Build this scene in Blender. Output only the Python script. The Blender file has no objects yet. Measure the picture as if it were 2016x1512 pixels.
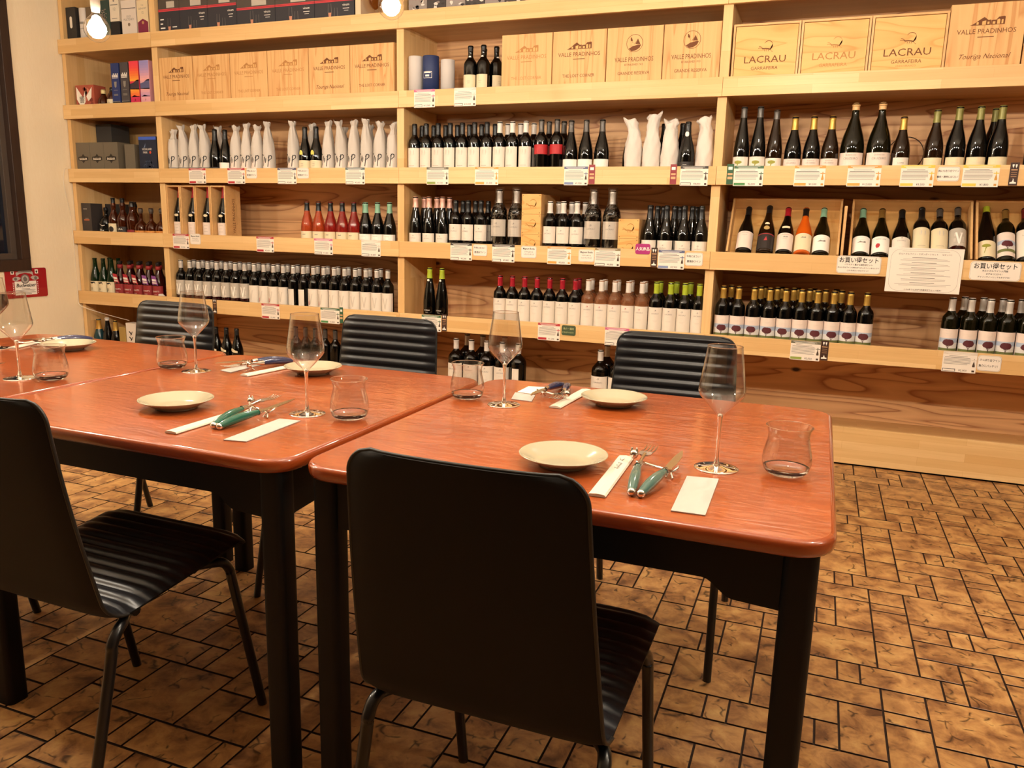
import bpy, bmesh, math, random
from mathutils import Vector, Matrix
random.seed(7)
scene = bpy.context.scene
COL = scene.collection

# ------------------------------------------------------------------ camera
cam_data = bpy.data.cameras.new('camera'); cam = bpy.data.objects.new('camera', cam_data); COL.objects.link(cam)
cam_data.sensor_width = 36.0; cam_data.lens = 1548.05 * 36.0 / 2016.0; cam_data.clip_start = 0.05
RIGHT = Vector((0.93126, 0.36357, 0.02389)); DOWN = Vector((0.09324, -0.17441, -0.98025)); FWD = Vector((-0.35222, 0.91510, -0.19632))
CAM = Vector((5.0112, -4.2002, 1.1462))
m4 = Matrix((RIGHT, -DOWN, -FWD)).transposed().to_4x4(); m4.translation = CAM
cam.matrix_world = m4
scene.camera = cam

# ------------------------------------------------------------------ world, lights, exposure
world = bpy.data.worlds.new('world'); scene.world = world; world.use_nodes = True
world.node_tree.nodes['Background'].inputs[0].default_value = (1.0, 0.80, 0.60, 1); world.node_tree.nodes['Background'].inputs[1].default_value = 0.05
scene.view_settings.view_transform = 'Standard'; scene.view_settings.look = 'None'
scene.view_settings.gamma = 1.0; scene.view_settings.use_curve_mapping = False
scene.view_settings.exposure = 1.17
BULB_COLOR = (1.0, 0.89, 0.745)
# pendant bulbs: position, strength of the glowing core (see pendant_bulb)
BULBS = [((2.36, -1.80, 1.845), 230), ((3.47, -1.51, 1.92), 230), ((4.88, -1.15, 2.08), 230),
         ((.75, -2.90, 2.17), 560), ((2.05, -2.95, 2.19), 560), ((3.35, -2.86, 2.16), 560), ((4.60, -2.94, 2.18), 560), ((5.90, -2.88, 2.17), 560), ((7.15, -2.90, 2.17), 560)]  # leftmost bulb of this unseen row added to brighten the left wall

# ------------------------------------------------------------------ materials
def S(h):                                            # '#rrggbb' -> linear rgba
    c = [int(h[i:i+2], 16)/255 for i in (1, 3, 5)]
    return tuple(x/12.92 if x <= .04045 else ((x+.055)/1.055)**2.4 for x in c) + (1,)
MATS = {}
def new_mat(name):
    m = bpy.data.materials.new(name); m.use_nodes = True; MATS[name] = m
    return m, m.node_tree.nodes, m.node_tree.links, m.node_tree.nodes['Principled BSDF']
def mat(name, col, rough=.5, metal=0., coat=0., trans=0., spec=.5, emis=0., ior=1.45, alpha=1.):
    if name in MATS: return MATS[name]
    m, N, L, b = new_mat(name)
    c = S(col) if isinstance(col, str) else tuple(col)+(1,)
    b.inputs['Base Color'].default_value = c; b.inputs['Roughness'].default_value = rough; b.inputs['Metallic'].default_value = metal
    b.inputs['Coat Weight'].default_value = coat; b.inputs['Coat Roughness'].default_value = .05
    b.inputs['Transmission Weight'].default_value = trans; b.inputs['Specular IOR Level'].default_value = spec; b.inputs['IOR'].default_value = ior
    if emis: b.inputs['Emission Color'].default_value = c; b.inputs['Emission Strength'].default_value = emis
    return m
def nd(N, t, **kw):
    n = N.new(t)
    for k, v in kw.items(): setattr(n, k, v)
    return n
def ramp(N, stops):
    r = N.new('ShaderNodeValToRGB'); e = r.color_ramp.elements
    while len(e) < len(stops): e.new(.5)
    for i, (p, c) in enumerate(stops): e[i].position = p; e[i].color = S(c) if isinstance(c, str) else c
    return r
def coords(N, L, order='xyz', scale=(1, 1, 1), rand=True):
    """object-space position, axes reordered, shifted per object so alike boards differ"""
    tc = N.new('ShaderNodeTexCoord'); sp = N.new('ShaderNodeSeparateXYZ'); cb = N.new('ShaderNodeCombineXYZ'); mp = N.new('ShaderNodeMapping')
    L.new(tc.outputs['Object'], sp.inputs[0])
    for i, a in enumerate(order): L.new(sp.outputs['xyz'.index(a)], cb.inputs[i])
    L.new(cb.outputs[0], mp.inputs[0]); mp.inputs['Scale'].default_value = scale
    if rand:
        oi = N.new('ShaderNodeObjectInfo'); mu = nd(N, 'ShaderNodeMath', operation='MULTIPLY'); mu.inputs[1].default_value = 37.0
        L.new(oi.outputs['Random'], mu.inputs[0]); cl = N.new('ShaderNodeCombineXYZ')
        for i in range(3): L.new(mu.outputs[0], cl.inputs[i])
        L.new(cl.outputs[0], mp.inputs['Location'])
    return mp.outputs[0]
def math2(N, L, op, a, b):
    n = nd(N, 'ShaderNodeMath', operation=op)
    for i, v in ((0, a), (1, b)):
        if isinstance(v, (int, float)): n.inputs[i].default_value = v
        else: L.new(v, n.inputs[i])
    return n.outputs[0]
def mixc(N, L, fac, a, b, blend='MIX'):
    n = nd(N, 'ShaderNodeMix', data_type='RGBA', blend_type=blend)
    for i, v in ((0, fac), (6, a), (7, b)):
        if hasattr(v, 'links') or hasattr(v, 'is_linked'): L.new(v, n.inputs[i])
        elif isinstance(v, str): n.inputs[i].default_value = S(v)
        else: n.inputs[i].default_value = v
    return n.outputs[2]
def noise(N, L, vec, scale, detail=3, rough=.55, dist=0):
    n = N.new('ShaderNodeTexNoise'); L.new(vec, n.inputs['Vector'])
    n.inputs['Scale'].default_value = scale; n.inputs['Detail'].default_value = detail; n.inputs['Roughness'].default_value = rough; n.inputs['Distortion'].default_value = dist
    return n.outputs['Fac']
def bump(N, L, b, h, strength, dist=.002):
    n = N.new('ShaderNodeBump'); L.new(h, n.inputs['Height']); n.inputs['Strength'].default_value = strength; n.inputs['Distance'].default_value = dist
    L.new(n.outputs[0], b.inputs['Normal'])

def pine(name, order, c1='#d9ae72', c2='#e8c48c', c3='#c99a5e', stave=(.55, .042)):
    """edge-glued pine: long staves of slightly different tone with fine straight grain along the first axis"""
    m, N, L, b = new_mat(name)
    v = coords(N, L, order)
    br = N.new('ShaderNodeTexBrick'); L.new(v, br.inputs['Vector'])
    br.inputs['Scale'].default_value = 1; br.inputs['Brick Width'].default_value = stave[0]; br.inputs['Row Height'].default_value = stave[1]
    br.inputs['Mortar Size'].default_value = .0004; br.inputs['Color1'].default_value = S(c1); br.inputs['Color2'].default_value = S(c2); br.inputs['Mortar'].default_value = S(c3)
    br.offset = .37
    v2 = coords(N, L, order, (1.6, 38, 38))
    g = noise(N, L, v2, 1.0, 4, .6, .6)
    r = ramp(N, [(.38, (0, 0, 0, 1)), (.72, (1, 1, 1, 1))]); L.new(g, r.inputs[0])
    f = math2(N, L, 'MULTIPLY', r.outputs[0], .38)
    c = mixc(N, L, f, br.outputs[0], c3)
    L.new(c, b.inputs['Base Color']); b.inputs['Roughness'].default_value = .42
    bump(N, L, b, g, .05)
    return m
def contour_wood(name, order, light, dark, sx=.55, sz=5.5, rings=9., rough=.55, knots=True):
    """rotary-cut plywood: contour lines of a stretched noise field, with knots"""
    m, N, L, b = new_mat(name)
    v = coords(N, L, order, (sx, sz, sz))
    h = noise(N, L, v, 1.5, 1.5, .45, .35)
    k = math2(N, L, 'MULTIPLY', h, rings)
    fr = math2(N, L, 'FRACT', k, 0)
    r = ramp(N, [(0.0, (.15, .15, .15, 1)), (.35, (0, 0, 0, 1)), (.80, (.45, .45, .45, 1)), (.93, (1, 1, 1, 1)), (1.0, (.15, .15, .15, 1))]); L.new(fr, r.inputs[0])
    v2 = coords(N, L, order, (2.5, 60, 60)); g = noise(N, L, v2, 1, 3)
    f = math2(N, L, 'ADD', math2(N, L, 'MULTIPLY', r.outputs[0], .74), math2(N, L, 'MULTIPLY', g, .22))
    c = mixc(N, L, f, light, dark)
    if knots:
        v3 = coords(N, L, order, (2.2, 4.4, 4.4)); vo = N.new('ShaderNodeTexVoronoi'); L.new(v3, vo.inputs['Vector']); vo.inputs['Scale'].default_value = 1.0
        kr = ramp(N, [(.035, (1, 1, 1, 1)), (.075, (0, 0, 0, 1))]); L.new(vo.outputs['Distance'], kr.inputs[0])
        c = mixc(N, L, kr.outputs[0], c, '#3a1d0d')
    L.new(c, b.inputs['Base Color']); b.inputs['Roughness'].default_value = rough
    bump(N, L, b, g, .06)
    return m
PINE_X = pine('pine_rail', 'xzy')
PINE_Z = pine('pine_post', 'zyx', stave=(.7, .06))
PINE_SHELF = pine('pine_shelf', 'xyz', '#c79a62', '#d3a86e', '#b88a54')
PLY = contour_wood('plywood', 'xzy', '#eab983', '#94522a')
BOXWOOD = contour_wood('crate_pine', 'zxy', '#deb277', '#c08549', sx=.7, sz=13, rings=5, knots=False)
BOXWOOD2 = contour_wood('crate_ply', 'xzy', '#e3b46e', '#cf9247', sx=1.4, sz=7, rings=5, knots=False)
CRATE = pine('crate_board', 'xyz', '#d2a368', '#dcb27a', '#bd8d55')

def table_wood():
    m, N, L, b = new_mat('table_varnish')
    v = coords(N, L, 'xyz')
    br = N.new('ShaderNodeTexBrick'); L.new(v, br.inputs['Vector']); br.offset = .43
    br.inputs['Scale'].default_value = 1; br.inputs['Brick Width'].default_value = .34; br.inputs['Row Height'].default_value = .052; br.inputs['Mortar Size'].default_value = .0
    br.inputs['Color1'].default_value = S('#a9501f'); br.inputs['Color2'].default_value = S('#8a3a10'); br.inputs['Mortar'].default_value = S('#93481d')
    g = noise(N, L, coords(N, L, 'xyz', (3.5, 40, 40)), 1, 4, .6, .5)
    c = mixc(N, L, math2(N, L, 'MULTIPLY', g, .7), br.outputs[0], '#5e220a')
    big = noise(N, L, v, 3.0, 2)
    c = mixc(N, L, math2(N, L, 'MULTIPLY', big, .65), c, '#b85c24')
    L.new(c, b.inputs['Base Color']); b.inputs['Roughness'].default_value = .30
    b.inputs['Coat Weight'].default_value = .7; b.inputs['Coat Roughness'].default_value = .08
    w = noise(N, L, coords(N, L, 'xyz', (4, 16, 4)), 2.2, 2, .5, 1.2)
    n = N.new('ShaderNodeBump'); L.new(w, n.inputs['Height']); n.inputs['Strength'].default_value = .2; n.inputs['Distance'].default_value = .006
    L.new(n.outputs[0], b.inputs['Coat Normal']); L.new(n.outputs[0], b.inputs['Normal'])
    return m
TABLE = table_wood()
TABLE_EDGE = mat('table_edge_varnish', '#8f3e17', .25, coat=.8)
def tile_mat():
    m, N, L, b = new_mat('floor_tile')
    v = coords(N, L, 'xyz')
    n1 = noise(N, L, v, 14, 4, .62, .4); n2 = noise(N, L, v, 46, 3, .7, .2)
    r = ramp(N, [(.30, '#4f301c'), (.42, '#8f653e'), (.56, '#bd8f58'), (.74, '#d8b070')]); L.new(n1, r.inputs[0])
    c = mixc(N, L, math2(N, L, 'MULTIPLY', n2, .45), r.outputs[0], '#8a5a30')
    vd = N.new('ShaderNodeTexNoise'); L.new(v, vd.inputs['Vector']); vd.inputs['Scale'].default_value = 9
    vv = nd(N, 'ShaderNodeVectorMath', operation='ADD'); sc = nd(N, 'ShaderNodeVectorMath', operation='SCALE'); sc.inputs['Scale'].default_value = .10
    L.new(vd.outputs['Color'], sc.inputs[0]); L.new(v, vv.inputs[0]); L.new(sc.outputs[0], vv.inputs[1])
    vo = nd(N, 'ShaderNodeTexVoronoi', feature='DISTANCE_TO_EDGE'); L.new(vv.outputs[0], vo.inputs['Vector']); vo.inputs['Scale'].default_value = 15
    cr = ramp(N, [(.0, (1, 1, 1, 1)), (.06, (0, 0, 0, 1))]); L.new(vo.outputs['Distance'], cr.inputs[0])
    gate = ramp(N, [(.52, (0, 0, 0, 1)), (.60, (1, 1, 1, 1))]); L.new(noise(N, L, v, 24, 2), gate.inputs[0])
    c = mixc(N, L, math2(N, L, 'MULTIPLY', math2(N, L, 'MULTIPLY', cr.outputs[0], gate.outputs[0]), .9), c, '#2a1408')
    L.new(c, b.inputs['Base Color']); b.inputs['Roughness'].default_value = .34; b.inputs['Specular IOR Level'].default_value = .5
    bump(N, L, b, n2, .18)
    return m
TILE = tile_mat()
def wall_mat():
    m, N, L, b = new_mat('wallpaper')
    v = coords(N, L, 'xyz', (60, 60, 14), rand=False); g = noise(N, L, v, 1.5, 4, .7)
    c = mixc(N, L, math2(N, L, 'MULTIPLY', g, .5), '#f6e8cb', '#e8d2a8')
    L.new(c, b.inputs['Base Color']); b.inputs['Roughness'].default_value = .8
    bump(N, L, b, g, .25, .003)
    return m
WALLP = wall_mat()
def thin_glass(name, tint=(1, 1, 1, 1), gain=1.0):
    """thin-walled clear glass: a Fresnel share of mirror reflection over straight transmission"""
    m = bpy.data.materials.new(name); m.use_nodes = True; N, L = m.node_tree.nodes, m.node_tree.links; N.clear(); MATS[name] = m
    o = N.new('ShaderNodeOutputMaterial'); mx = N.new('ShaderNodeMixShader'); t = N.new('ShaderNodeBsdfTransparent'); g = N.new('ShaderNodeBsdfGlossy'); lw = N.new('ShaderNodeLayerWeight')
    lw.inputs['Blend'].default_value = .5; g.inputs['Roughness'].default_value = .01; t.inputs['Color'].default_value = tint
    k = math2(N, L, 'POWER', lw.outputs['Facing'], 4.0); k = math2(N, L, 'ADD', math2(N, L, 'MULTIPLY', k, .90), .045); k = math2(N, L, 'MULTIPLY', k, gain); k = math2(N, L, 'MINIMUM', k, .95)
    L.new(k, mx.inputs[0]); L.new(t.outputs[0], mx.inputs[1]); L.new(g.outputs[0], mx.inputs[2]); L.new(mx.outputs[0], o.inputs[0])
    return m
CLEAR = thin_glass('clear_glass_wall', (.965, .96, .95, 1), 1.3)
CELLO = thin_glass('cellophane', (.9, .9, .9, 1), 2.6)
SOLIDGLASS = mat('solid_glass', (1, 1, 1), .0, trans=1.0, ior=1.48)
PANE = mat('window_pane', '#141a26', .08, coat=.5)
BLACKLEATHER = mat('black_leather', '#131417', .34, spec=.5)
LEATHERBACK = mat('leather_back', '#060504', .65, spec=.3)
BLACKMETAL = mat('black_metal', '#0c0c0d', .30, coat=.2)
BLACKPAINT = mat('black_painted_wood', '#101011', .5, spec=.25)
PORCELAIN = mat('cream_porcelain', '#aba388', .14, coat=.6)
STEEL = mat('polished_steel', '#d8d3cb', .12, metal=1.)
PAPER = mat('white_paper', '#efe9dd', .7); PAPER2 = mat('off_white_paper', '#e6dccb', .75)
INK = mat('black_ink', '#1c1a19', .6); GREYINK = mat('grey_ink', '#8b857d', .6); BROWNINK = mat('burnt_brown_ink', '#6b3d1c', .7); FAINTINK = mat('faint_brown_ink', '#b07b44', .7)
WHITE = mat('white_print', '#f0ebe2', .6)
DARKGLASS = mat('dark_bottle_glass', '#050505', .045, spec=.55)
BROWNGLASS = mat('brown_bottle_glass', '#1c0d03', .045, spec=.55); OLIVEGLASS = mat('olive_bottle_glass', '#0d0c03', .045); AMBERGLASS = mat('amber_liquor_glass', '#4a1c06', .05, trans=.4)
GREENGLASS = mat('green_bottle_glass', '#0d2a10', .05, trans=.35); WINERED = mat('dark_red_glass', '#2a0606', .05)
ROSE = mat('rose_wine_glass', '#cf5f34', .04, trans=.7); ROSERED = mat('deep_rose_glass', '#b0302a', .04, trans=.7); PALEROSE = mat('pale_rose_glass', '#cf9468', .04, trans=.8); ORANGEWINE = mat('orange_wine_glass', '#f2701a', .05, trans=.4)

# ------------------------------------------------------------------ mesh building helpers
class MB:
    def __init__(s): s.v = []; s.f = []; s.m = []; s.sm = []
    def add(s, verts, faces, mi=0, smooth=False, M=None):
        o = len(s.v)
        s.v += [tuple(M @ Vector(p)) if M is not None else tuple(p) for p in verts]
        for q in faces: s.f.append([i+o for i in q]); s.m.append(mi); s.sm.append(smooth)
        return s
    def box(s, x0, x1, y0, y1, z0, z1, mi=0, M=None):
        return s.add([(x0,y0,z0),(x1,y0,z0),(x1,y1,z0),(x0,y1,z0),(x0,y0,z1),(x1,y0,z1),(x1,y1,z1),(x0,y1,z1)],
                     [(0,3,2,1),(4,5,6,7),(0,1,5,4),(1,2,6,5),(2,3,7,6),(3,0,4,7)], mi, False, M)
    def lathe(s, prof, n=20, mi=0, M=None, smooth=True):
        vs = []; fs = []; rows = []
        for r, z in prof:
            if r < 1e-6: rows.append([len(vs)]); vs.append((0, 0, z))
            else: rows.append(list(range(len(vs), len(vs)+n))); vs += [(r*math.cos(2*math.pi*i/n), r*math.sin(2*math.pi*i/n), z) for i in range(n)]
        for a, b in zip(rows, rows[1:]):
            for i in range(n):
                j = (i+1) % n
                if len(a) == 1 and len(b) > 1: fs.append((a[0], b[j], b[i]))
                elif len(b) == 1 and len(a) > 1: fs.append((a[i], a[j], b[0]))
                elif len(a) > 1: fs.append((a[i], a[j], b[j], b[i]))
        return s.add(vs, fs, mi, smooth, M)
    def tube(s, pts, r, n=8, mi=0, M=None, smooth=True):
        pts = [Vector(p) for p in pts]; rs = r if isinstance(r, (list, tuple)) else [r]*len(pts)
        vs = []; fs = []; up = None
        for i, p in enumerate(pts):
            d = (pts[min(i+1, len(pts)-1)] - pts[max(i-1, 0)]).normalized()
            if up is None:
                up = Vector((0, 0, 1)) if abs(d.z) < .9 else Vector((1, 0, 0))
            a = d.cross(up).normalized(); up = a.cross(d).normalized()
            for k in range(n):
                t = 2*math.pi*k/n; vs.append(p + (a*math.cos(t) + up*math.sin(t))*rs[i])
        for i in range(len(pts)-1):
            for k in range(n):
                fs.append((i*n+k, i*n+(k+1) % n, (i+1)*n+(k+1) % n, (i+1)*n+k))
        s.add(vs, fs, mi, smooth, M)
        s.add(vs[:n], [list(range(n))[::-1]], mi, False, M); s.add(vs[-n:], [list(range(n))], mi, False, M)
        return s
    def prism(s, poly, a, b, mi=0, M=None, axis='y', smooth=False):
        """2-D outline extruded from a to b along axis; outline given in (x,z) for y, (x,y) for z, (y,z) for x"""
        f = {'y': lambda p, t: (p[0], t, p[1]), 'z': lambda p, t: (p[0], p[1], t), 'x': lambda p, t: (t, p[0], p[1])}[axis]
        n = len(poly); vs = [f(p, a) for p in poly] + [f(p, b) for p in poly]
        s.add(vs, [list(range(n)), list(range(n, 2*n))[::-1]], mi, False, M)
        return s.add(vs, [(i, (i+1) % n, n+(i+1) % n, n+i) for i in range(n)], mi, smooth, M)
    def flat(s, poly, fn, mi=0):
        """a printed shape: 2-D outline laid on a surface by fn(x, z)"""
        if not hasattr(fn, 'step'): return s.add([fn(x, z) for x, z in poly], [list(range(len(poly)))], mi)
        bm = bmesh.new(); bm.faces.new([bm.verts.new((x, z, 0)) for x, z in poly]); bmesh.ops.triangulate(bm, faces=bm.faces[:])
        lo, hi = min(p[0] for p in poly), max(p[0] for p in poly)         # cut into narrow strips so the print follows the curve
        for k in range(math.floor(lo/fn.step)+1, math.ceil(hi/fn.step)): bmesh.ops.bisect_plane(bm, geom=bm.verts[:]+bm.edges[:]+bm.faces[:], plane_co=(k*fn.step, 0, 0), plane_no=(1, 0, 0))
        bm.verts.index_update(); s.add([fn(v.co.x, v.co.y) for v in bm.verts], [[v.index for v in f.verts] for f in bm.faces], mi); bm.free()
        return s
    def rect(s, x0, x1, z0, z1, fn, mi=0, nx=1):
        if hasattr(fn, 'step'): nx = max(nx, math.ceil((x1-x0)/fn.step))
        for i in range(nx):
            a = x0+(x1-x0)*i/nx; b = x0+(x1-x0)*(i+1)/nx
            s.add([fn(a, z0), fn(b, z0), fn(b, z1), fn(a, z1)], [(0, 1, 2, 3)], mi, nx > 1)
        return s
    def text(s, t, size, cx, z, fn, mi=0, shear=0., stretch=1., rot=0, bold=0., width=0.):
        vs, fs = glyphs(t, shear, bold)
        if width: stretch = width/(size*(max(v[0] for v in vs)-min(v[0] for v in vs)))
        out = []
        for x, y in vs:
            x, y = x*size*stretch, y*size
            if rot: x, y = -y, x
            out.append(fn(cx+x, z+y))
        return s.add(out, fs, mi)
    def build(s, name, mats, parent=None, bevel=0., loc=None):
        me = bpy.data.meshes.new(name); me.from_pydata(s.v, [], s.f)
        mats = mats if isinstance(mats, (list, tuple)) else [mats]
        for m in mats: me.materials.append(m)
        me.polygons.foreach_set('material_index', [min(i, len(mats)-1) for i in s.m]); me.polygons.foreach_set('use_smooth', s.sm); me.update()
        return put(name, me, parent, bevel, loc)
def put(name, me, parent=None, bevel=0., loc=None):
    o = bpy.data.objects.new(name, me); COL.objects.link(o)
    if parent is not None: o.parent = parent
    if loc is not None: o.location = loc
    if bevel:
        b = o.modifiers.new('bevel', 'BEVEL'); b.width = bevel; b.segments = 2; b.limit_method = 'ANGLE'
    return o
GL = {}
def glyphs(t, shear=0., bold=0.):
    k = (t, shear, bold)
    if k not in GL:
        cu = bpy.data.curves.new('lettering', 'FONT'); cu.body = t; cu.align_x = 'CENTER'; cu.resolution_u = 2; cu.shear = shear; cu.offset = bold
        ob = bpy.data.objects.new('lettering', cu); me = bpy.data.meshes.new_from_object(ob)
        GL[k] = ([(v.co.x, v.co.y) for v in me.vertices], [list(p.vertices) for p in me.polygons])
        bpy.data.objects.remove(ob); bpy.data.curves.remove(cu); bpy.data.meshes.remove(me)
    return GL[k]
def tag(o, label, cat, group=None):
    o['label'] = label; o['category'] = cat
    if group: o['group'] = group
    return o
def thing(name, label, cat, loc=(0, 0, 0), rotz=0., group=None):
    o = bpy.data.objects.new(name, None); COL.objects.link(o); o.empty_display_size = .05
    o.location = loc; o.rotation_euler = (0, 0, rotz)
    return tag(o, label, cat, group)
def struct(o):
    o['kind'] = 'structure'; return o
def wallfn(y=0.): return lambda x, z: (x, y, z)            # flat print on a face that looks to -y
def cyl(R):                                                  # print wrapped on a cylinder
    f = lambda x, z: (R*math.sin(x/R), -R*math.cos(x/R), z)
    f.step = R*.16
    return f
def rr(w, h, r, n=5, cx=0., cy=0.):                          # rounded rectangle outline
    out = []
    for sx, sy, a0 in ((1, 1, 0), (-1, 1, 90), (-1, -1, 180), (1, -1, 270)):
        for i in range(n+1):
            a = math.radians(a0+90*i/n); out.append((cx+sx*(w/2-r)+r*math.cos(a), cy+sy*(h/2-r)+r*math.sin(a)))
    return out
def disc(r, n=16, cx=0., cz=0., ry=None): return [(cx+r*math.cos(2*math.pi*i/n), cz+(ry or r)*math.sin(2*math.pi*i/n)) for i in range(n)]
ORD = ['first', 'second', 'third', 'fourth', 'fifth', 'sixth', 'seventh', 'eighth', 'ninth', 'tenth', 'eleventh', 'twelfth', 'thirteenth', 'fourteenth', 'fifteenth', 'sixteenth',
       'seventeenth', 'eighteenth', 'nineteenth', 'twentieth', 'twenty-first', 'twenty-second', 'twenty-third', 'twenty-fourth', 'twenty-fifth', 'twenty-sixth']

# ------------------------------------------------------------------ the room
CEIL = 2.78
DIMWALL = mat('dimmed_wall', '#6a5640', .8)  # room's dimness put into the colour, cutting bounce from unseen walls
struct(MB().box(-.12, 8.0, -7.5, .60, -.10, -.0045).build('floor', mat('dark_grout', '#2a170b', .7)))
struct(MB().box(-.12, 8.0, -7.5, .60, CEIL, CEIL+.1).build('ceiling', mat('ceiling_paint', '#efe6d6', .85)))
struct(MB().box(-.12, 8.0, .475, .60, 0, CEIL).build('wall_back', WALLP))
struct(MB().box(7.9, 8.0, -7.5, .60, 0, CEIL).build('wall_right', DIMWALL))
struct(MB().box(-.12, 8.0, -7.6, -7.5, 0, CEIL).build('wall_front', DIMWALL))
# left wall with a window opening
WY0, WY1, WZ0, WZ1 = -1.60, -.385, .805, 2.60
wl = MB()
wl.box(-.12, -.004, WY1, .475, 0, CEIL); wl.box(-.12, -.004, -7.5, WY0, 0, CEIL); wl.box(-.12, -.004, WY0, WY1, 0, WZ0); wl.box(-.12, -.004, WY0, WY1, WZ1, CEIL)
struct(wl.build('wall_left', WALLP))
DARKWOOD = pine('dark_window_wood', 'zyx', '#33231a', '#3a281d', '#1f140e')
win = bpy.data.objects.new('window_1', None); COL.objects.link(win); win.location = (0, 0, WZ0); struct(win)
f = MB()
for a, b, c, d in ((WY0-.03, WY1+.03, -.03, .045), (WY0-.03, WY1+.03, WZ1-WZ0-.045, WZ1-WZ0+.03), (WY1-.035, WY1+.03, .045, WZ1-WZ0-.045), (WY0-.03, WY0+.035, .045, WZ1-WZ0-.045)):
    f.box(-.10, .012, a, b, c, d)
f.build('window_frame', DARKWOOD, win, .003)
f = MB()
for a, b, c, d in ((WY0+.035, WY1-.035, .045, .085), (WY0+.035, WY1-.035, WZ1-WZ0-.085, WZ1-WZ0-.045), (WY1-.075, WY1-.035, .085, WZ1-WZ0-.085), (WY0+.035, WY0+.075, .085, WZ1-WZ0-.085)):
    f.box(-.09, -.03, a, b, c, d)
f.build('window_sash', mat('grey_sash', '#4b4038', .4), win, .002)
MB().box(-.068, -.062, WY0+.07, WY1-.07, .08, WZ1-WZ0-.08).build('pane', PANE, win)

# ------------------------------------------------------------------ the shelving along the back wall
XA, XB, XC, XD, XE = 0.0, .828, 2.649, 4.473, 6.294
RT = {1: 2.325, 2: 1.897, 3: 1.470, 4: 1.044, 5: .615}        # top edge of each front rail
RH = .0915
BD = {k: z-.05 for k, z in RT.items()}; BD[6] = .145          # top of each shelf board
DEPTH = .45; RAILT = .024; PW = .046
shelf = thing('wall_shelving', 'tall built-in pine shelving with plywood back covering the far wall', 'shelving', (0, 0, 0))
SCREW = mat('screw_head', '#3a2a1a', .4, metal=.6)
posts = [XA, XB, XC, XD, XE]
for i, x in enumerate(posts):
    x0, x1 = (x+.004, x+.004+.032) if i == 0 else ((x-PW/2, x+PW/2) if i < 4 else (x-PW, x))
    MB().box(x0, x1, RAILT, DEPTH, 0.0, 2.74).build('post', PINE_Z, shelf, .0015)
for b in range(4):
    xa, xb = posts[b], posts[b+1]
    MB().box(xa+.01, xb-.001, DEPTH, DEPTH+.012, 0, 2.74).build('back_panel', PLY if b else PINE_SHELF, shelf)
    ia, ib = (xa+.036 if b == 0 else xa+PW/2), (xb-PW/2 if b < 3 else xb-PW)
    for k in list(RT)+[6]:
        MB().box(ia, ib, RAILT, DEPTH, BD[k]-.025, BD[k]).build('shelf_board', PINE_SHELF, shelf)
    for k in RT:
        r = MB().box(xa+.0006, xb-.0006, 0, RAILT, RT[k]-RH, RT[k]).build('front_rail', PINE_X, shelf, .0012)
        s = MB(); W = xb-xa
        for sx in [xa+.014, xb-.014]:
            for sz in (.018, RH-.018): s.lathe([(0, 0), (.0026, 0), (.0026, .0008)], 8, 0, Matrix.Translation((sx, .0006, RT[k]-sz)) @ Matrix.Rotation(math.pi/2, 4, 'X'))
        for q in range(1, 4 if b else 2): s.lathe([(0, 0), (.0026, 0), (.0026, .0008)], 8, 0, Matrix.Translation((xa+W*q/(4 if b else 2)+.03, .0006, RT[k]-RH+.012)) @ Matrix.Rotation(math.pi/2, 4, 'X'))
        s.build('screw_heads', SCREW, r)
    r = MB().box(xa+.0006, xb-.0006, 0, RAILT, .008, .195).build('kick_board', PINE_X, shelf, .0012)
    s = MB()
    for q in range(1, 4): s.lathe([(0, 0), (.0026, 0), (.0026, .0008)], 8, 0, Matrix.Translation((xa+(xb-xa)*q/4, .0006, .13)) @ Matrix.Rotation(math.pi/2, 4, 'X'))
    s.build('screw_heads', SCREW, r)
# wooden-hoop mark on the plywood of the right bay
o = MB(); pts = [(5.36+.085*math.cos(t*math.pi/16), DEPTH-.003, 1.56+.085*math.sin(t*math.pi/16)) for t in range(33)]
tag(MB().tube(pts, .0022, 6).build('wire_ring', mat('dark_wire', '#2a1508', .5)), 'thin dark wire ring hanging on the plywood behind the gold-capped bottle', 'ring')
# white cable on the left wall, running to the lowest compartment
pts = [(.004, -.008, 1.475), (.002, -.03, 1.46), (.002, -.045, 1.38), (.002, -.03, 1.26), (.002, -.012, 1.15), (.002, -.006, .98), (.002, -.006, .75), (.003, -.008, .60), (.01, -.012, .525), (.05, -.006, .497), (.14, .06, .455), (.23, .11, .425), (.33, .13, .405)]
def smooth_path(p, n=5):
    p = [Vector(q) for q in p]; out = []
    for i in range(len(p)-1):
        a, b, c, d = p[max(i-1, 0)], p[i], p[i+1], p[min(i+2, len(p)-1)]
        for k in range(n):
            t = k/n; out.append(.5*((2*b)+(c-a)*t+(2*a-5*b+4*c-d)*t*t+(3*b-a-3*c+d)*t**3))
    return out+[p[-1]]
tag(MB().tube(smooth_path(pts), .0022, 6).build('white_cable', mat('white_plastic', '#e8dcc6', .5)), 'thin white cable running down the shelf end into the lowest compartment', 'cable')

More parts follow.
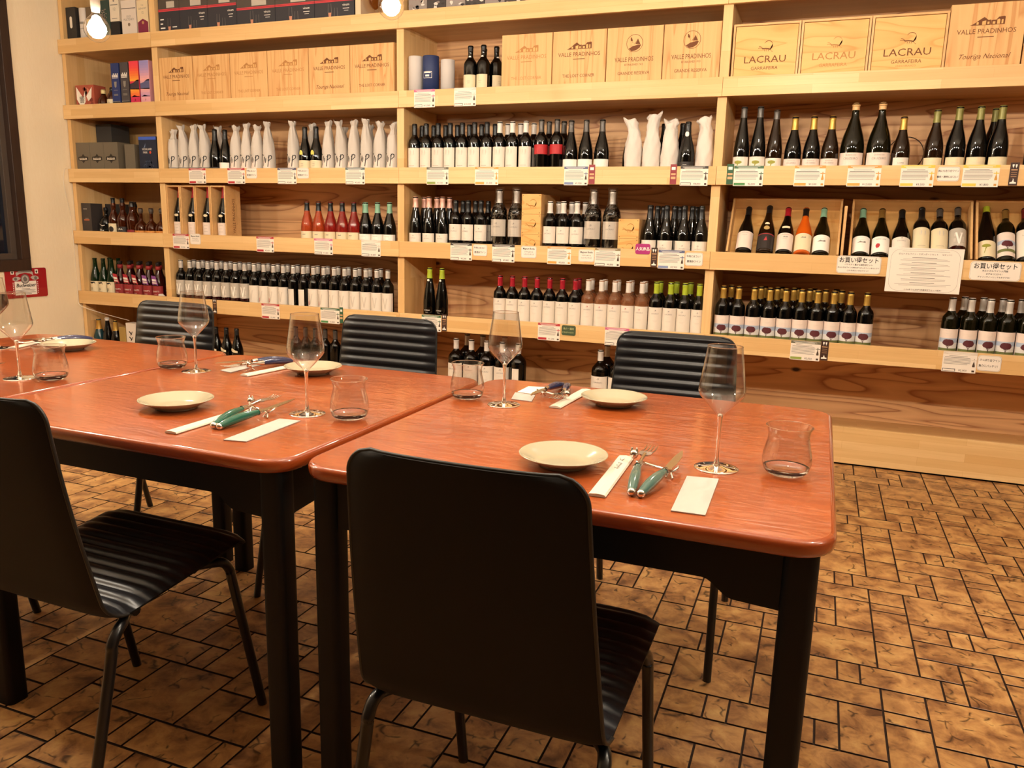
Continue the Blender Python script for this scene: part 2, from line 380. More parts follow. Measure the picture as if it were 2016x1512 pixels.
# ------------------------------------------------------------------ pendant bulbs (they light the room)
def emis(name, col, st):
    m = bpy.data.materials.new(name); m.use_nodes = True; N, L = m.node_tree.nodes, m.node_tree.links; N.clear()
    o = N.new('ShaderNodeOutputMaterial'); e = N.new('ShaderNodeEmission'); e.inputs[0].default_value = tuple(col)+(1,); e.inputs[1].default_value = st; L.new(e.outputs[0], o.inputs[0]); return m
BULBGLASS = thin_glass('bulb_glass', (1, .98, .95, 1), 1.0)
SOCKET = mat('bulb_socket', '#8d7f70', .45); CORD = mat('black_cord', '#141414', .6)
WHICH = ['leftmost in view, before the spirit cartons', 'in view above the middle table', 'over the right part of the shelving'] + \
        [f'{ORD[i]} in the unseen row above the near chairs' for i in range(6)]
def pendant_bulb(p, st, which):
    x, y, z = p
    t = thing('pendant_bulb', f'clear globe bulb on a black cord, {which}', 'lamp', (x, y, z), group='pendant globe bulbs')
    MB().lathe([(0, -.0475), (.012, -.046), (.026, -.040), (.038, -.029), (.0455, -.014), (.0475, 0), (.0455, .014), (.038, .029), (.027, .041), (.018, .050), (.0145, .058), (.0135, .066)], 28).build('glass_globe', BULBGLASS, t)
    MB().lathe([(0, -.034), (.014, -.031), (.026, -.021), (.033, -.006), (.033, .006), (.026, .021), (.015, .031), (.007, .040), (0, .042)], 16).build('glowing_core', emis('glow', BULB_COLOR, st), t)
    MB().lathe([(.0135, .060), (.0145, .062), (.0165, .075), (.0175, .085), (.0175, .118), (.010, .126), (.004, .130), (0, .130)], 18).build('socket', SOCKET, t)
    MB().tube([(0, 0, .128), (0, 0, CEIL-z-.02)], .003, 6).build('cord', CORD, t)
    MB().lathe([(0, CEIL-z-.03), (.035, CEIL-z-.028), (.05, CEIL-z-.012), (.05, CEIL-z)], 18).build('ceiling_rose', CORD, t)
for (p, st), w in zip(BULBS, WHICH): pendant_bulb(p, st, w)

# ------------------------------------------------------------------ tables
def make_table(cx, cy, w, d, rot, label):
    t = thing('dining_table', label, 'table', (cx, cy, 0), rot, 'square dining tables pushed together')
    TH, TZ = .027, .72
    rings = []
    for ins, z in ((.0085, TZ), (.0050, TZ-.0006), (.0018, TZ-.0030), (0, TZ-.007), (.0, TZ-.018), (.0022, TZ-.0240), (.006, TZ-TH)):
        rings.append([(x, y, z) for x, y in rr(w-2*ins, d-2*ins, .062-ins*.6, 7)])
    n = len(rings[0]); vs = [p for r in rings for p in r]
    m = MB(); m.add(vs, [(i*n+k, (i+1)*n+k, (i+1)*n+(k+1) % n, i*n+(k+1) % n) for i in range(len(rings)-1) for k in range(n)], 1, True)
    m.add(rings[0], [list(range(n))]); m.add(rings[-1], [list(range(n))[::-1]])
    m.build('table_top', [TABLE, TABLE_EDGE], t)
    ai = .020; lw = .050
    for sx in (-1, 1):
        for sy in (-1, 1):
            l = MB(); l.prism(rr(lw, lw, .013, 4), 0.0, TZ-TH, 0, None, 'z', True)
            l.build('leg', BLACKPAINT, t, 0, (sx*(w/2-ai-lw/2), sy*(d/2-ai-lw/2), 0))
    for L, off, rz in ((w, d/2, 0), (w, d/2, math.pi), (d, w/2, math.pi/2), (d, w/2, -math.pi/2)):
        h = L/2-ai-lw; z1 = TZ-TH
        po = [(-h, z1), (-h, z1-.096), (-h+.065, z1-.092)] + [(-h+.065+.050*k/6, z1-.092+.028*(.5-.5*math.cos(math.pi*k/6))) for k in range(1, 7)]
        po = po + [(-x, z) for x, z in po[::-1]]
        M = Matrix.Rotation(rz, 4, 'Z') @ Matrix.Translation((0, -off+ai+.010, 0))
        MB().prism(po, 0, .022, 0, M).build('apron', BLACKPAINT, t)
    return t
make_table(4.617, -2.613, .905, .930, 0.0, 'right-hand square table with glossy orange-brown top and black legs')
make_table(3.700, -2.630, .895, .905, -.012, 'middle square table with glossy orange-brown top, plate and green cutlery')
make_table(2.795, -2.600, .890, .905, -.010, 'far left square table partly outside the frame beside the left wall')

# ------------------------------------------------------------------ chairs
def chair_path():
    """side profile of the one-piece shell from the seat's front edge back and up: list of (y, z, length so far)"""
    pts = [(.185, .417), (.188, .424), (.180, .433)]
    pts += [(.17-.025*i, .437-.0030*i) for i in range(13)]
    y0, z0 = pts[-1]; R = .062; cx, cz = y0, z0+R
    for k in range(1, 9):
        a = math.radians(-90-k*10.2); pts.append((cx+R*math.cos(a), cz+R*math.sin(a)))
    y0, z0 = pts[-1]; dy, dz = -math.sin(math.radians(9.)), math.cos(math.radians(9.))
    n = 14; Lb = (.836-z0)/dz
    pts += [(y0+dy*Lb*k/n - .006*math.sin(math.pi*k/n), z0+dz*Lb*k/n) for k in range(1, n+1)]
    return pts
def resample(p, step):
    out = [p[0]]; acc = 0; prev = Vector(p[0])
    L = [0]
    for a, b in zip(p, p[1:]): L.append(L[-1]+(Vector(b)-Vector(a)).length)
    n = int(L[-1]/step); res = []
    j = 0
    for i in range(n+1):
        s = L[-1]*i/n
        while j < len(L)-2 and L[j+1] < s: j += 1
        t = (s-L[j])/max(1e-9, L[j+1]-L[j]); a, b = p[j], p[j+1]
        res.append((a[0]+(b[0]-a[0])*t, a[1]+(b[1]-a[1])*t, s))
    return res, L[-1]
CP, CL = resample(chair_path(), .0042)
def shell_mesh(i0, i1, top):
    """one length of the shell: ribbed leather in front, smooth leather behind"""
    nx = 12; front = []; back = []; hw = []
    for i in range(i0, i1+1):
        y, z, s = CP[i]; a, b = CP[max(i-1, 0)], CP[min(i+1, len(CP)-1)]
        d = Vector((0, b[0]-a[0], b[1]-a[1])).normalized(); nrm = Vector((0, d.z, -d.y)) * 1
        w = .210 - .012*min(1, s/.38) - .024*max(0, (s-.40)/.45); dend = CL-s; R = .038
        if dend < R: w = w-R+math.sqrt(max(0, R*R-(R-dend)**2))
        if s < .03: w = w-.03+math.sqrt(max(0, .03**2-(.03-s)**2))
        w = max(w, .10)
        rib = abs(math.sin(math.pi*s/.0292)); rib = .0082*rib**.75
        end = min(1, s/.02, dend/.012)
        fr = []; bk = []
        for k in range(nx+1):
            u = -1+2*k/nx; u = math.copysign(abs(u)**.72, u); x = w*u
            edge = max(0, 1-abs(u)**9)
            bow = -.010*(1-u*u)*max(0, (s-.45)/.4)
            c = Vector((x, y+bow, z))
            fr.append(c+nrm*((.007+rib)*edge*end+.002)); bk.append(c-nrm*(.008*edge+.002))
        front.append(fr); back.append(bk)
    return front, back
def grid(m, rows, mi, flip=False):
    n = len(rows[0]); vs = [p for r in rows for p in r]; fs = []
    for i in range(len(rows)-1):
        for k in range(n-1):
            q = (i*n+k, i*n+k+1, (i+1)*n+k+1, (i+1)*n+k); fs.append(q[::-1] if flip else q)
    m.add(vs, fs, mi, True)
def chair_parts():
    iseat = next(i for i, c in enumerate(CP) if c[2] > .335)
    meshes = {}
    for nm, a, b in (('seat', 0, iseat), ('backrest', iseat, len(CP)-1)):
        fr, bk = shell_mesh(a, b, nm == 'backrest'); m = MB()
        grid(m, fr, 0); grid(m, bk, 1, True)
        ring_f = [r[0] for r in fr] + fr[-1][1:-1] + [r[-1] for r in fr][::-1] + (fr[0][::-1][1:-1])
        ring_b = [r[0] for r in bk] + bk[-1][1:-1] + [r[-1] for r in bk][::-1] + (bk[0][::-1][1:-1])
        n = len(ring_f); m.add(ring_f+ring_b, [(k, (k+1) % n, n+(k+1) % n, n+k) for k in range(n)], 1, True)
        o = m.build(nm, [BLACKLEATHER, LEATHERBACK]); meshes[nm] = o.data; bpy.data.objects.remove(o)
    m = MB(); fr, bk = shell_mesh(iseat, len(CP)-1, True)
    e = [(r[0]+q[0])/2 for r, q in zip(fr, bk)] + [(a+b)/2 for a, b in zip(fr[-1][1:-1], bk[-1][1:-1])] + [(r[-1]+q[-1])/2 for r, q in zip(fr, bk)][::-1]
    m.tube(e, .0034, 6); o = m.build('piping', mat('piping', '#1a1815', .45)); meshes['piping'] = o.data; bpy.data.objects.remove(o)
    # legs: bent tube from under the seat out to the foot
    for nm, sx, sy in (('fl', -1, 1), ('fr', 1, 1), ('rl', -1, -1), ('rr', 1, -1)):
        yi = .10 if sy > 0 else -.135; yo = .218 if sy > 0 else -.262; zt = .408 if sy > 0 else .384
        P = [(sx*.150, yi-sy*.04, zt), (sx*.185, yi, zt), (sx*.195, yi+sy*.022, zt-.006), (sx*.197, yi+sy*.040, zt-.030), (sx*.198, yi+sy*.048, zt-.07), (sx*.203, yo, .012), (sx*.203, yo+sy*.0004, .001)]
        m = MB(); m.tube(smooth_path(P, 4), .0108, 10); o = m.build('leg', BLACKMETAL); meshes['leg_'+nm] = o.data; bpy.data.objects.remove(o)
    m = MB()
    for yy, zt in ((.06, .408), (-.095, .384)): m.tube([(-.175, yy, zt), (.175, yy, zt)], .0105, 8)
    for xx in (-.12, .12): m.box(xx-.012, xx+.012, -.10, .10, .392, .400)
    o = m.build('under_frame', BLACKMETAL); meshes['under_frame'] = o.data; bpy.data.objects.remove(o)
    return meshes
CH = chair_parts()
def chair(x, y, rz, label):
    t = thing('dining_chair', label, 'chair', (x, y, 0), rz, 'black leather dining chairs')
    put('seat', CH['seat'], t); b = put('backrest', CH['backrest'], t); put('piping', CH['piping'], b)
    for k in ('fl', 'fr', 'rl', 'rr'): put('leg', CH['leg_'+k], t)
    put('under_frame', CH['under_frame'], t)
    return t
chair(4.587, -3.030, 0.0, 'black leather chair with its smooth back to the viewer, front centre at right-hand table')
chair(3.642, -3.028, -.02, 'black leather chair seen from behind at the left edge, at middle table')
chair(4.627, -2.062, math.pi+.02, 'ribbed black leather chair behind the right-hand table, beside the tall wine glass')
chair(3.676, -2.145, math.pi, 'ribbed black leather chair behind the middle table, in the middle of three')
chair(2.775, -2.165, math.pi+.01, 'ribbed black leather chair behind the left table, nearest the left wall')
chair(2.752, -2.926, 0.0, 'black leather chair at the near side of the far left table, mostly hidden')

# ------------------------------------------------------------------ tableware
TZ = .72
def share(mb, name, mats):
    o = mb.build(name, mats); me = o.data; bpy.data.objects.remove(o); return me
def glass_meshes():
    g = {}
    bowl = [(.0052, .098), (.010, .105), (.018, .113), (.029, .125), (.0375, .135), (.0410, .1415), (.0418, .1465), (.0412, .153), (.0385, .172), (.0355, .192), (.0330, .209), (.0308, .226)]
    g['bowl'] = share(MB().lathe(bowl, 40).lathe([(r-.0009, z) for r, z in bowl[1:]][::-1], 40), 'bowl', CLEAR)
    rim = [(.0308+.0006*math.cos(a), .2262+.0006*math.sin(a)) for a in [math.pi*2*k/8 for k in range(9)]]
    g['rim'] = share(MB().lathe(rim, 40), 'rim', SOLIDGLASS)
    g['stem'] = share(MB().lathe([(0, .1035), (.0045, .102), (.0052, .098), (.0042, .090), (.0034, .078), (.0031, .050), (.0034, .022), (.0048, .011), (.0085, .0065), (0, .0062)], 20), 'stem', SOLIDGLASS)
    g['foot'] = share(MB().lathe([(0, .0068), (.009, .0062), (.020, .0036), (.032, .0022), (.0395, .0015), (.0402, .0008), (.0395, .0002), (.020, .0006), (0, .0012)], 40), 'foot', SOLIDGLASS)
    w = [(.0275, .003), (.0345, .006), (.0395, .013), (.0422, .022), (.0428, .030), (.0418, .040), (.0392, .052), (.0368, .062), (.0355, .070), (.0356, .077), (.0374, .084), (.0402, .0905)]
    g['wall'] = share(MB().lathe(w, 36).lathe([(r-.0012, z) for r, z in w[4:]][::-1], 36), 'wall', CLEAR)
    g['tbase'] = share(MB().lathe([(0, .0005), (.022, .0005), (.0285, .0022), (.0350, .0060), (.0392, .0120), (.0402, .0160), (.0385, .0150), (.032, .0108), (.020, .0088), (0, .0080)], 36), 'tumbler_base', SOLIDGLASS)
    rim = [(.0402+.0007*math.cos(a), .0907+.0007*math.sin(a)) for a in [math.pi*2*k/8 for k in range(9)]]
    g['trim'] = share(MB().lathe(rim, 36), 'rim', SOLIDGLASS)
    return g
G = glass_meshes()
def wine_glass(x, y, label):
    t = thing('wine_glass', label, 'wine glass', (x, y, TZ+.0003), group='empty wine glasses')
    put('bowl', G['bowl'], t); put('rim', G['rim'], t); put('stem', G['stem'], t); put('foot', G['foot'], t)
def tumbler(x, y, label):
    t = thing('water_tumbler', label, 'tumbler', (x, y, TZ+.0003), group='curved water tumblers')
    put('tumbler_wall', G['wall'], t); put('thick_base', G['tbase'], t); put('rim', G['trim'], t)
PL = share(MB().lathe([(0, .0055), (.030, .0055), (.045, .0065), (.052, .009), (.066, .0165), (.079, .0225), (.0812, .0232), (.0818, .0222), (.080, .0208), (.066, .0140), (.052, .0055), (.0465, .0035), (.0455, .0005), (.0435, .0003), (.0425, .0028), (0, .003)], 48), 'plate', PORCELAIN)
def plate(x, y, label):
    tag(put('side_plate', PL, None, 0, (x, y, TZ+.0004)), label, 'plate', 'cream side plates')
wine_glass(4.866, -2.770, 'large empty wine glass at the right end, next to the tumbler and paper towel')
wine_glass(4.323, -2.464, 'empty wine glass at the far side of the right-hand table by the folded napkin')
wine_glass(3.961, -2.754, 'empty wine glass on the middle table, in front of the cream plate')
wine_glass(3.380, -2.469, 'empty wine glass in front of the left ribbed chair')
wine_glass(3.060, -2.763, 'empty wine glass at the left edge below the red tin sign')
wine_glass(2.558, -2.457, 'wine glass cut off by the left edge of the picture')
tumbler(4.986, -2.756, 'clear curved water tumbler on the right-hand corner of the table')
tumbler(4.215, -2.442, 'clear water tumbler by the table joint, left of a wine glass')
tumbler(4.071, -2.752, 'clear water tumbler near the front of the middle table')
tumbler(3.288, -2.464, 'clear water tumbler in front of the left ribbed chair')
tumbler(3.147, -2.740, 'clear water tumbler at the left, in front of the far left plate')
plate(4.604, -2.872, 'cream plate nearest the viewer, behind the front chair back')
plate(4.565, -2.338, 'cream plate at the far side of the right-hand table before the ribbed chair')
plate(3.665, -2.839, 'cream plate on the near side of the middle table')
plate(3.684, -2.339, 'cream plate at the far side of the middle table, behind a wine glass')
plate(2.758, -2.365, 'cream plate on the far left table')

def sheet(poly, t, mats, name, label, cat, group, wob=.0, mb=None, loc=(0, 0)):
    """a paper packet: pillow-shaped slab with a soft wavy outline"""
    m = mb or MB(); n = 8; rows = []; rowsb = []
    a, b, c, d = [Vector(p).to_3d() for p in poly]
    for i in range(n+1):
        r = []; q = []
        for k in range(n+1):
            u, v = k/n, i/n; p = (a*(1-u)+b*u)*(1-v)+(d*(1-u)+c*u)*v
            e = min(1, 4.5*min(u, 1-u))*min(1, 4.5*min(v, 1-v))
            h = t*(.35+.65*e)+wob*(math.sin(11*v+5*u)+math.sin(7*u-9*v+1))*.5*e
            r.append(Vector((p.x, p.y, TZ+.0006+h))); q.append(Vector((p.x, p.y, TZ+.0005)))
        rows.append(r); rowsb.append(q)
    grid(m, rows, 0); grid(m, rowsb, 0, True)
    ring = lambda R: [r[0] for r in R] + R[-1][1:-1] + [r[-1] for r in R][::-1] + R[0][::-1][1:-1]
    A, B = ring(rows), ring(rowsb); k = len(A); m.add(A+B, [(i, (i+1) % k, k+(i+1) % k, k+i) for i in range(k)], 0)
    o = m.build(name, mats); tag(o, label, cat, group); return o
TOWEL = mat('towel_packet', '#b4aea6', .5)
sheet([(4.830, -3.033), (4.882, -3.031), (4.879, -2.838), (4.825, -2.846)], .0045, TOWEL, 'towel_packet', 'white wrapped hand towel packet between cutlery and tumbler, nearest the viewer', 'towel', 'wrapped hand towels', .0034)
sheet([(3.948, -3.011), (3.996, -3.002), (3.989, -2.818), (3.938, -2.823)], .0045, TOWEL, 'towel_packet', 'white wrapped hand towel packet beside green-handled cutlery on the middle table', 'towel', 'wrapped hand towels', .001)
sheet([(4.317, -2.399), (4.373, -2.403), (4.356, -2.330), (4.297, -2.320)], .004, TOWEL, 'towel_packet', 'white hand towel packet by the wine glass at the far side of right table', 'towel', 'wrapped hand towels', .001)
sheet([(4.300, -2.312), (4.352, -2.318), (4.350, -2.216), (4.300, -2.228)], .003, PAPER2, 'paper_napkin', 'folded white napkin lying behind the hand towel packet', 'napkin', None, .001)
sheet([(3.430, -2.430), (3.480, -2.445), (3.470, -2.235), (3.424, -2.228)], .0035, TOWEL, 'towel_packet', 'white hand towel packet under blue cutlery at far side of middle table', 'towel', 'wrapped hand towels', .001)
sheet([(2.560, -2.300), (2.605, -2.300), (2.640, -2.205), (2.598, -2.195)], .003, TOWEL, 'towel_packet', 'white hand towel packet left of the plate on the far left table', 'towel', 'wrapped hand towels', .001)

SLEEVE = mat('chopstick_sleeve', '#cfc5b4', .65)
def chopsticks(x, y, rz, label, mark=False):
    t = thing('chopstick_sleeve', label, 'chopsticks', (x, y, TZ+.0005), rz, 'paper-sleeved chopsticks')
    m = MB(); m.prism([(-.0145, .0004), (.0145, .0004), (.0150, .002), (.0125, .0045), (0, .006), (-.0125, .0045), (-.0150, .002)], -.118, .118)
    m.build('paper_sleeve', SLEEVE, t)
    if mark:
        pm = MB(); fn = lambda a, b: (a, b, .0066)
        pm.tube([(-.006, .096, .0062), (-.004, .085, .0066), (.002, .080, .0064)], .0006, 5); pm.tube([(.002, .092, .0062), (-.001, .083, .0066)], .0005, 5)
        for k in range(5): pm.tube([(-.004+.002*(k % 2), .066-.008*k, .0062), (.004, .064-.008*k, .0060), (.001, .060-.008*k, .0063)], .0005, 5)
        pm.build('brushed_lettering', GREYINK, t)
    for s in (-1, 1): MB().box(s*.004-.003, s*.004+.003, -.112, .112, .0012, .0036).build('chopstick', mat('pale_chopstick', '#d9b27a', .6), t)
chopsticks(4.704, -2.900, .03, 'paper chopstick sleeve with grey lettering beside the nearest plate', True)
chopsticks(4.452, -2.325, -.05, 'paper chopstick sleeve at far side of right table beside the plate')
chopsticks(3.822, -2.900, 0.0, 'paper chopstick sleeve left of green-handled cutlery on the middle table')
chopsticks(3.560, -2.350, -.12, 'paper chopstick sleeve under blue cutlery at far side of middle table')
chopsticks(2.560, -2.330, .35, 'paper chopstick sleeve left of the plate on the far left table')

BLADE = mat('satin_blade', '#cfc4a8', .22, metal=1.)
def handle(m, x0, y0, x1, y1, zr, zf, mi=0):
    """curved scale handle from pommel (rear) to bolster (front), thicker in the middle"""
    P = []; R = []
    for k in range(9):
        t = k/8; P.append((x0+(x1-x0)*t, y0+(y1-y0)*t, zr+(zf-zr)*t+.003*math.sin(math.pi*t))); R.append(.0062+.0036*math.sin(math.pi*min(1, t*1.1))**.7)
    m.tube(P, R, 10, mi)
def cutlery(x, y, rz, hand, label_f, label_k, label_r, lay=False):
    """a fork and a steak knife with coloured handles meeting at the pommels, both leaning on a silver rest; local +y points away from the diner"""
    H = hand
    def P(px, py, pz): return (px, py, pz)
    dz = .0
    # rest: a low bar with a crouching cat's head at the left end and feet
    r = thing('cutlery_rest', label_r, 'cutlery rest', (x, y, TZ+.0005), rz, 'silver cutlery rests')
    m = MB(); m.tube(smooth_path([(-.036, .055, .010), (-.020, .048, .0115), (.0, .040, .011), (.020, .030, .0115), (.034, .024, .010)]), .0032, 8)
    m.build('bar', STEEL, r)
    for fx, fy, dx in ((-.033, .055, -.006), (-.030, .050, .004), (.030, .028, -.004), (.033, .024, .006)): m = MB(); m.tube([(fx, fy, .010), (fx+dx*.6, fy-.006, .005), (fx+dx, fy-.010, .0012)], .0022, 6); m.build('foot', STEEL, r)
    m = MB(); m.lathe([(0, -.009), (.0055, -.007), (.0085, -.001), (.0080, .004), (.0045, .0078), (0, .009)], 12, 0, Matrix.Translation((-.044, .066, .021)))
    m.build('cat_head', STEEL, r)
    for s in (-1, 1): m = MB(); m.lathe([(.003, 0), (.0015, .005), (0, .007)], 6, 0, Matrix.Translation((-.044+s*.0045, .066, .0275))); m.build('ear', STEEL, r)
    m = MB()
    m.tube([(.034, .024, .010), (.040, .026, .013), (.044, .032, .017), (.043, .037, .019)], [.0026, .0024, .002, .0016], 6)
    m.build('tail', STEEL, r)
    # fork
    f = thing('table_fork', label_f, 'fork', (x, y, TZ+.0005), rz, 'forks with coloured handles')
    m = MB(); handle(m, -.004, -.105, -.022, .010, .0075, .0165); m.build('handle', H, f)
    m = MB(); m.lathe([(0, -.007), (.0068, -.004), (.0072, .006), (.0058, .010)], 10, 0, Matrix.Translation((-.0042, -.104, .0072)) @ Matrix.Rotation(-math.pi/2, 4, 'X'))
    m.build('pommel', STEEL, f); m = MB(); m.lathe([(.0072, 0), (.0066, .008), (.0050, .020)], 10, 0, Matrix.Translation((-.0218, .006, .0168)) @ Matrix.Rotation(-math.pi/2+.05, 4, 'X')); m.build('bolster', STEEL, f)
    m = MB(); m.tube([(-.0225, .018, .0172), (-.025, .050, .019), (-.026, .075, .021)], [.0042, .0032, .0038], 8)
    m.prism([(-.0375, .074), (-.034, .068), (-.026, .064), (-.018, .068), (-.0145, .074), (-.0140, .090), (-.038, .090)], .0195, .0222, 0, None, 'z'); m.build('neck', STEEL, f)
    for k in range(4):
        tx = -.0362+k*.0068; m = MB(); m.tube([(tx, .088, .0208), (tx+.0002, .112, .0185), (tx+.0004, .138, .0222)], [.0017, .0015, .0008], 6); m.build('tine', STEEL, f)
    # knife
    k_ = thing('steak_knife', label_k, 'knife', (x, y, TZ+.0005), rz, 'steak knives with coloured handles')
    m = MB(); handle(m, .0125, -.107, .027, .002, .0075, .0160); m.build('handle', H, k_)
    m = MB(); m.lathe([(0, -.007), (.0068, -.004), (.0072, .006), (.0058, .010)], 10, 0, Matrix.Translation((.0123, -.106, .0072)) @ Matrix.Rotation(-math.pi/2, 4, 'X'))
    m.build('pommel', STEEL, k_); m = MB(); m.lathe([(.0072, 0), (.0066, .008), (.0048, .016)], 10, 0, Matrix.Translation((.0268, -.002, .0163)) @ Matrix.Rotation(-math.pi/2, 4, 'X')); m.build('bolster', STEEL, k_)
    m = MB(); B = [(.022, .010), (.0345, .012), (.0390, .050), (.0400, .090), (.0350, .122), (.0320, .128), (.0255, .085)]
    m.prism(B, .0160, .0176, 0, Matrix.Translation((0, 0, 0)) @ Matrix.Rotation(.04, 4, 'X'), 'z'); m.build('blade', BLADE, k_)
GREENH = mat('green_handle', '#1d5a48', .18, coat=.6); GREYGREENH = mat('grey_green_handle', '#47675f', .18, coat=.6); BLUEH = mat('blue_handle', '#2b3050', .2, coat=.5)
cutlery(4.765, -2.885, -.03, GREYGREENH, 'fork with grey-green handle in front of the nearest wine glass', 'steak knife with grey-green handle beside the nearest hand towel', 'silver animal cutlery rest on the right-hand table, near side')
cutlery(3.872, -2.845, .02, GREENH, 'fork with dark green handle on the middle table, near side', 'steak knife with dark green handle on the middle table, near side', 'silver animal cutlery rest with head upright, middle table near side')
cutlery(4.405, -2.300, math.pi+.05, BLUEH, 'fork with blue handle at the far side of the right-hand table', 'steak knife with blue handle at far side of right-hand table', 'silver animal cutlery rest at the far side of right-hand table')
cutlery(3.495, -2.330, math.pi-.35, BLUEH, 'fork with blue handle at the far side of the middle table', 'steak knife with blue handle at far side of middle table', 'silver animal cutlery rest at far side of middle table')
cutlery(2.640, -2.300, math.pi-.3, BLUEH, 'fork with blue handle behind the plate on the far left table', 'steak knife with blue handle behind plate on the far left table', 'silver animal cutlery rest on the far left table, far side')
cutlery(2.900, -2.830, 0.05, GREENH, 'fork at the left edge, near side of the far left table', 'steak knife at the left edge, near side of far left table', 'silver cutlery rest at left edge, near side of far left table')

# ------------------------------------------------------------------ bottles
def prof_bord(H=.30, r=.0375):
    k = H/.30; n = .0142*(1+.35*(r/.0375-1))
    return [(0, .010), (r*.55, .003), (r*.86, 0), (r*.97, .002), (r, .007), (r, .185*k), (r*.985, .194*k), (r*.93, .204*k), (r*.82, .213*k), (r*.66, .221*k), (r*.52, .229*k), (n*1.08, .238*k), (n, .246*k), (n*.97, .288*k), (n*1.08, .289*k), (n*1.08, .297*k), (n*.9, H), (0, H)]
def prof_burg(H=.295, r=.0405):
    k = H/.295; n = .0142*(1+.35*(r/.0405-1))
    return [(0, .010), (r*.55, .003), (r*.86, 0), (r*.97, .002), (r, .007), (r, .112*k), (r*.985, .128*k), (r*.93, .147*k), (r*.83, .167*k), (r*.69, .187*k), (r*.56, .205*k), (r*.46, .222*k), (n*1.12, .241*k), (n, .258*k), (n*.98, .283*k), (n*1.1, .284*k), (n*1.1, .292*k), (n*.9, H), (0, H)]
def prof_als(H=.335, r=.0385):
    k = H/.335; n = .0140
    return [(0, .010), (r*.55, .003), (r*.86, 0), (r*.97, .002), (r, .007), (r, .120*k), (r*.975, .140*k), (r*.91, .164*k), (r*.82, .188*k), (r*.70, .213*k), (r*.58, .238*k), (r*.47, .263*k), (n*1.12, .285*k), (n, .300*k), (n*.98, .322*k), (n*1.1, .323*k), (n*1.1, .332*k), (n*.9, H), (0, H)]
def prof_round(H=.23, r=.043, neck=.013, sh=.11):      # squat liquor bottle with a tall neck
    return [(0, .006), (r*.9, 0), (r, .006), (r*1.0, sh*.75), (r*.98, sh), (r*.85, sh+.018), (r*.6, sh+.030), (neck*1.3, sh+.042), (neck, sh+.052), (neck, H-.03), (neck*1.25, H-.028), (neck*1.25, H-.002), (neck, H), (0, H)]
def prof_still(H=.28, r=.040):                          # waisted pot-still shape
    return [(0, .006), (r*.9, 0), (r*.95, .005), (r*.92, .05), (r, .10), (r*1.04, .125), (r*.95, .150), (r*.68, .172), (r*.45, .190), (r*.42, .205), (r*.52, .222), (r*.46, .240), (r*.36, .250), (r*.36, H), (0, H)]
def rad_at(prof, z):
    best = 0
    for (r0, z0), (r1, z1) in zip(prof, prof[1:]):
        if z0 <= z <= z1 and z1 > z0: best = max(best, r0+(r1-r0)*(z-z0)/(z1-z0))
    return best
def capsule_mesh(prof, ln, m, dome=False):
    H = prof[-1][1]; P = [(rad_at(prof, H-ln)+.0006, H-ln)]
    for q in range(1, 6): z = H-ln+ln*.85*q/5; P.append((rad_at(prof, z)+.0009, z))
    rt = prof[-2][0]+.0012
    P += ([(rt+.0008, H-.008), (rt, H-.002), (rt*.75, H+.003), (0, H+.0055)] if dome else [(rt+.0008, H-.007), (rt+.0006, H-.001), (rt-.001, H+.0012), (0, H+.0014)])
    return share(MB().lathe(P, 18), 'capsule', m)
def wrap_label(r, z0, z1, deg, mats, deco=None, n=12, notch=0):
    m = MB(); fn = cyl(r+.0006); w = r*math.radians(deg)/2
    m.rect(-w, w, z0, z1, fn, 0, n)
    if deco: deco(m, cyl(r+.0013), w)
    return share(m, 'label', mats)
def scorpion(m, fn, cx, z, s, mi=1):
    """scorpion drawing: arched tail, body, claws"""
    st = lambda P, w: m.flat([(cx+x*s, z+y*s+w*s) for x, y in P] + [(cx+x*s, z+y*s-w*s) for x, y in P[::-1]], fn, mi)
    tail = [(.1+.62*math.cos(a)*.8, .35+.5*math.sin(a)) for a in [math.radians(-70+k*22) for k in range(11)]]
    st(tail, .035); st([(-.55, .0), (-.2, .02), (.15, -.03), (.35, -.1)], .06)
    st([(-.5, .02), (-.8, .12), (-1.0, .05)], .03); st([(-.5, .05), (-.75, .25), (-.95, .28)], .03)
    for x in (-.3, -.1, .1): st([(x, -.02), (x+.06, -.2), (x+.02, -.34)], .02)
    st([(.3, -.1), (.5, -.3), (.62, -.36)], .02)
def d_vine(m, fn, w):
    for k in range(5):
        a = -.012+.006*k; m.flat([(a, .120), (a+.001, .120), (a+.004*math.sin(k*2)+.001, .135), (a+.004*math.sin(k*2), .150), (a-.001, .148)], fn, 2)
    m.rect(-.018, .018, .0615, .0632, fn, 1); m.rect(-.011, .011, .0545, .0555, fn, 2)
def d_lac(z, s=1., ink=1, red=False):
    def f(m, fn, w):
        scorpion(m, fn, 0, z+.017*s, .0075*s, 2 if red else ink)
        m.text('LACRAU', .0098*s, 0, z, fn, ink, stretch=1.1); m.rect(-.008*s, .008*s, z-.014*s, z-.0132*s, fn, 3); m.rect(-.013*s, .013*s, z-.036*s, z-.0345*s, fn, 3); m.rect(-.009*s, .009*s, z-.041*s, z-.0402*s, fn, 3)
    return f
def blob(cx, cz, rx, rz, n=18, seed=1, rough=.16):
    R = random.Random(seed); return [(cx+rx*math.cos(2*math.pi*i/n)*(1+rough*(R.random()-.5)), cz+rz*math.sin(2*math.pi*i/n)*(1+rough*(R.random()-.5))) for i in range(n)]
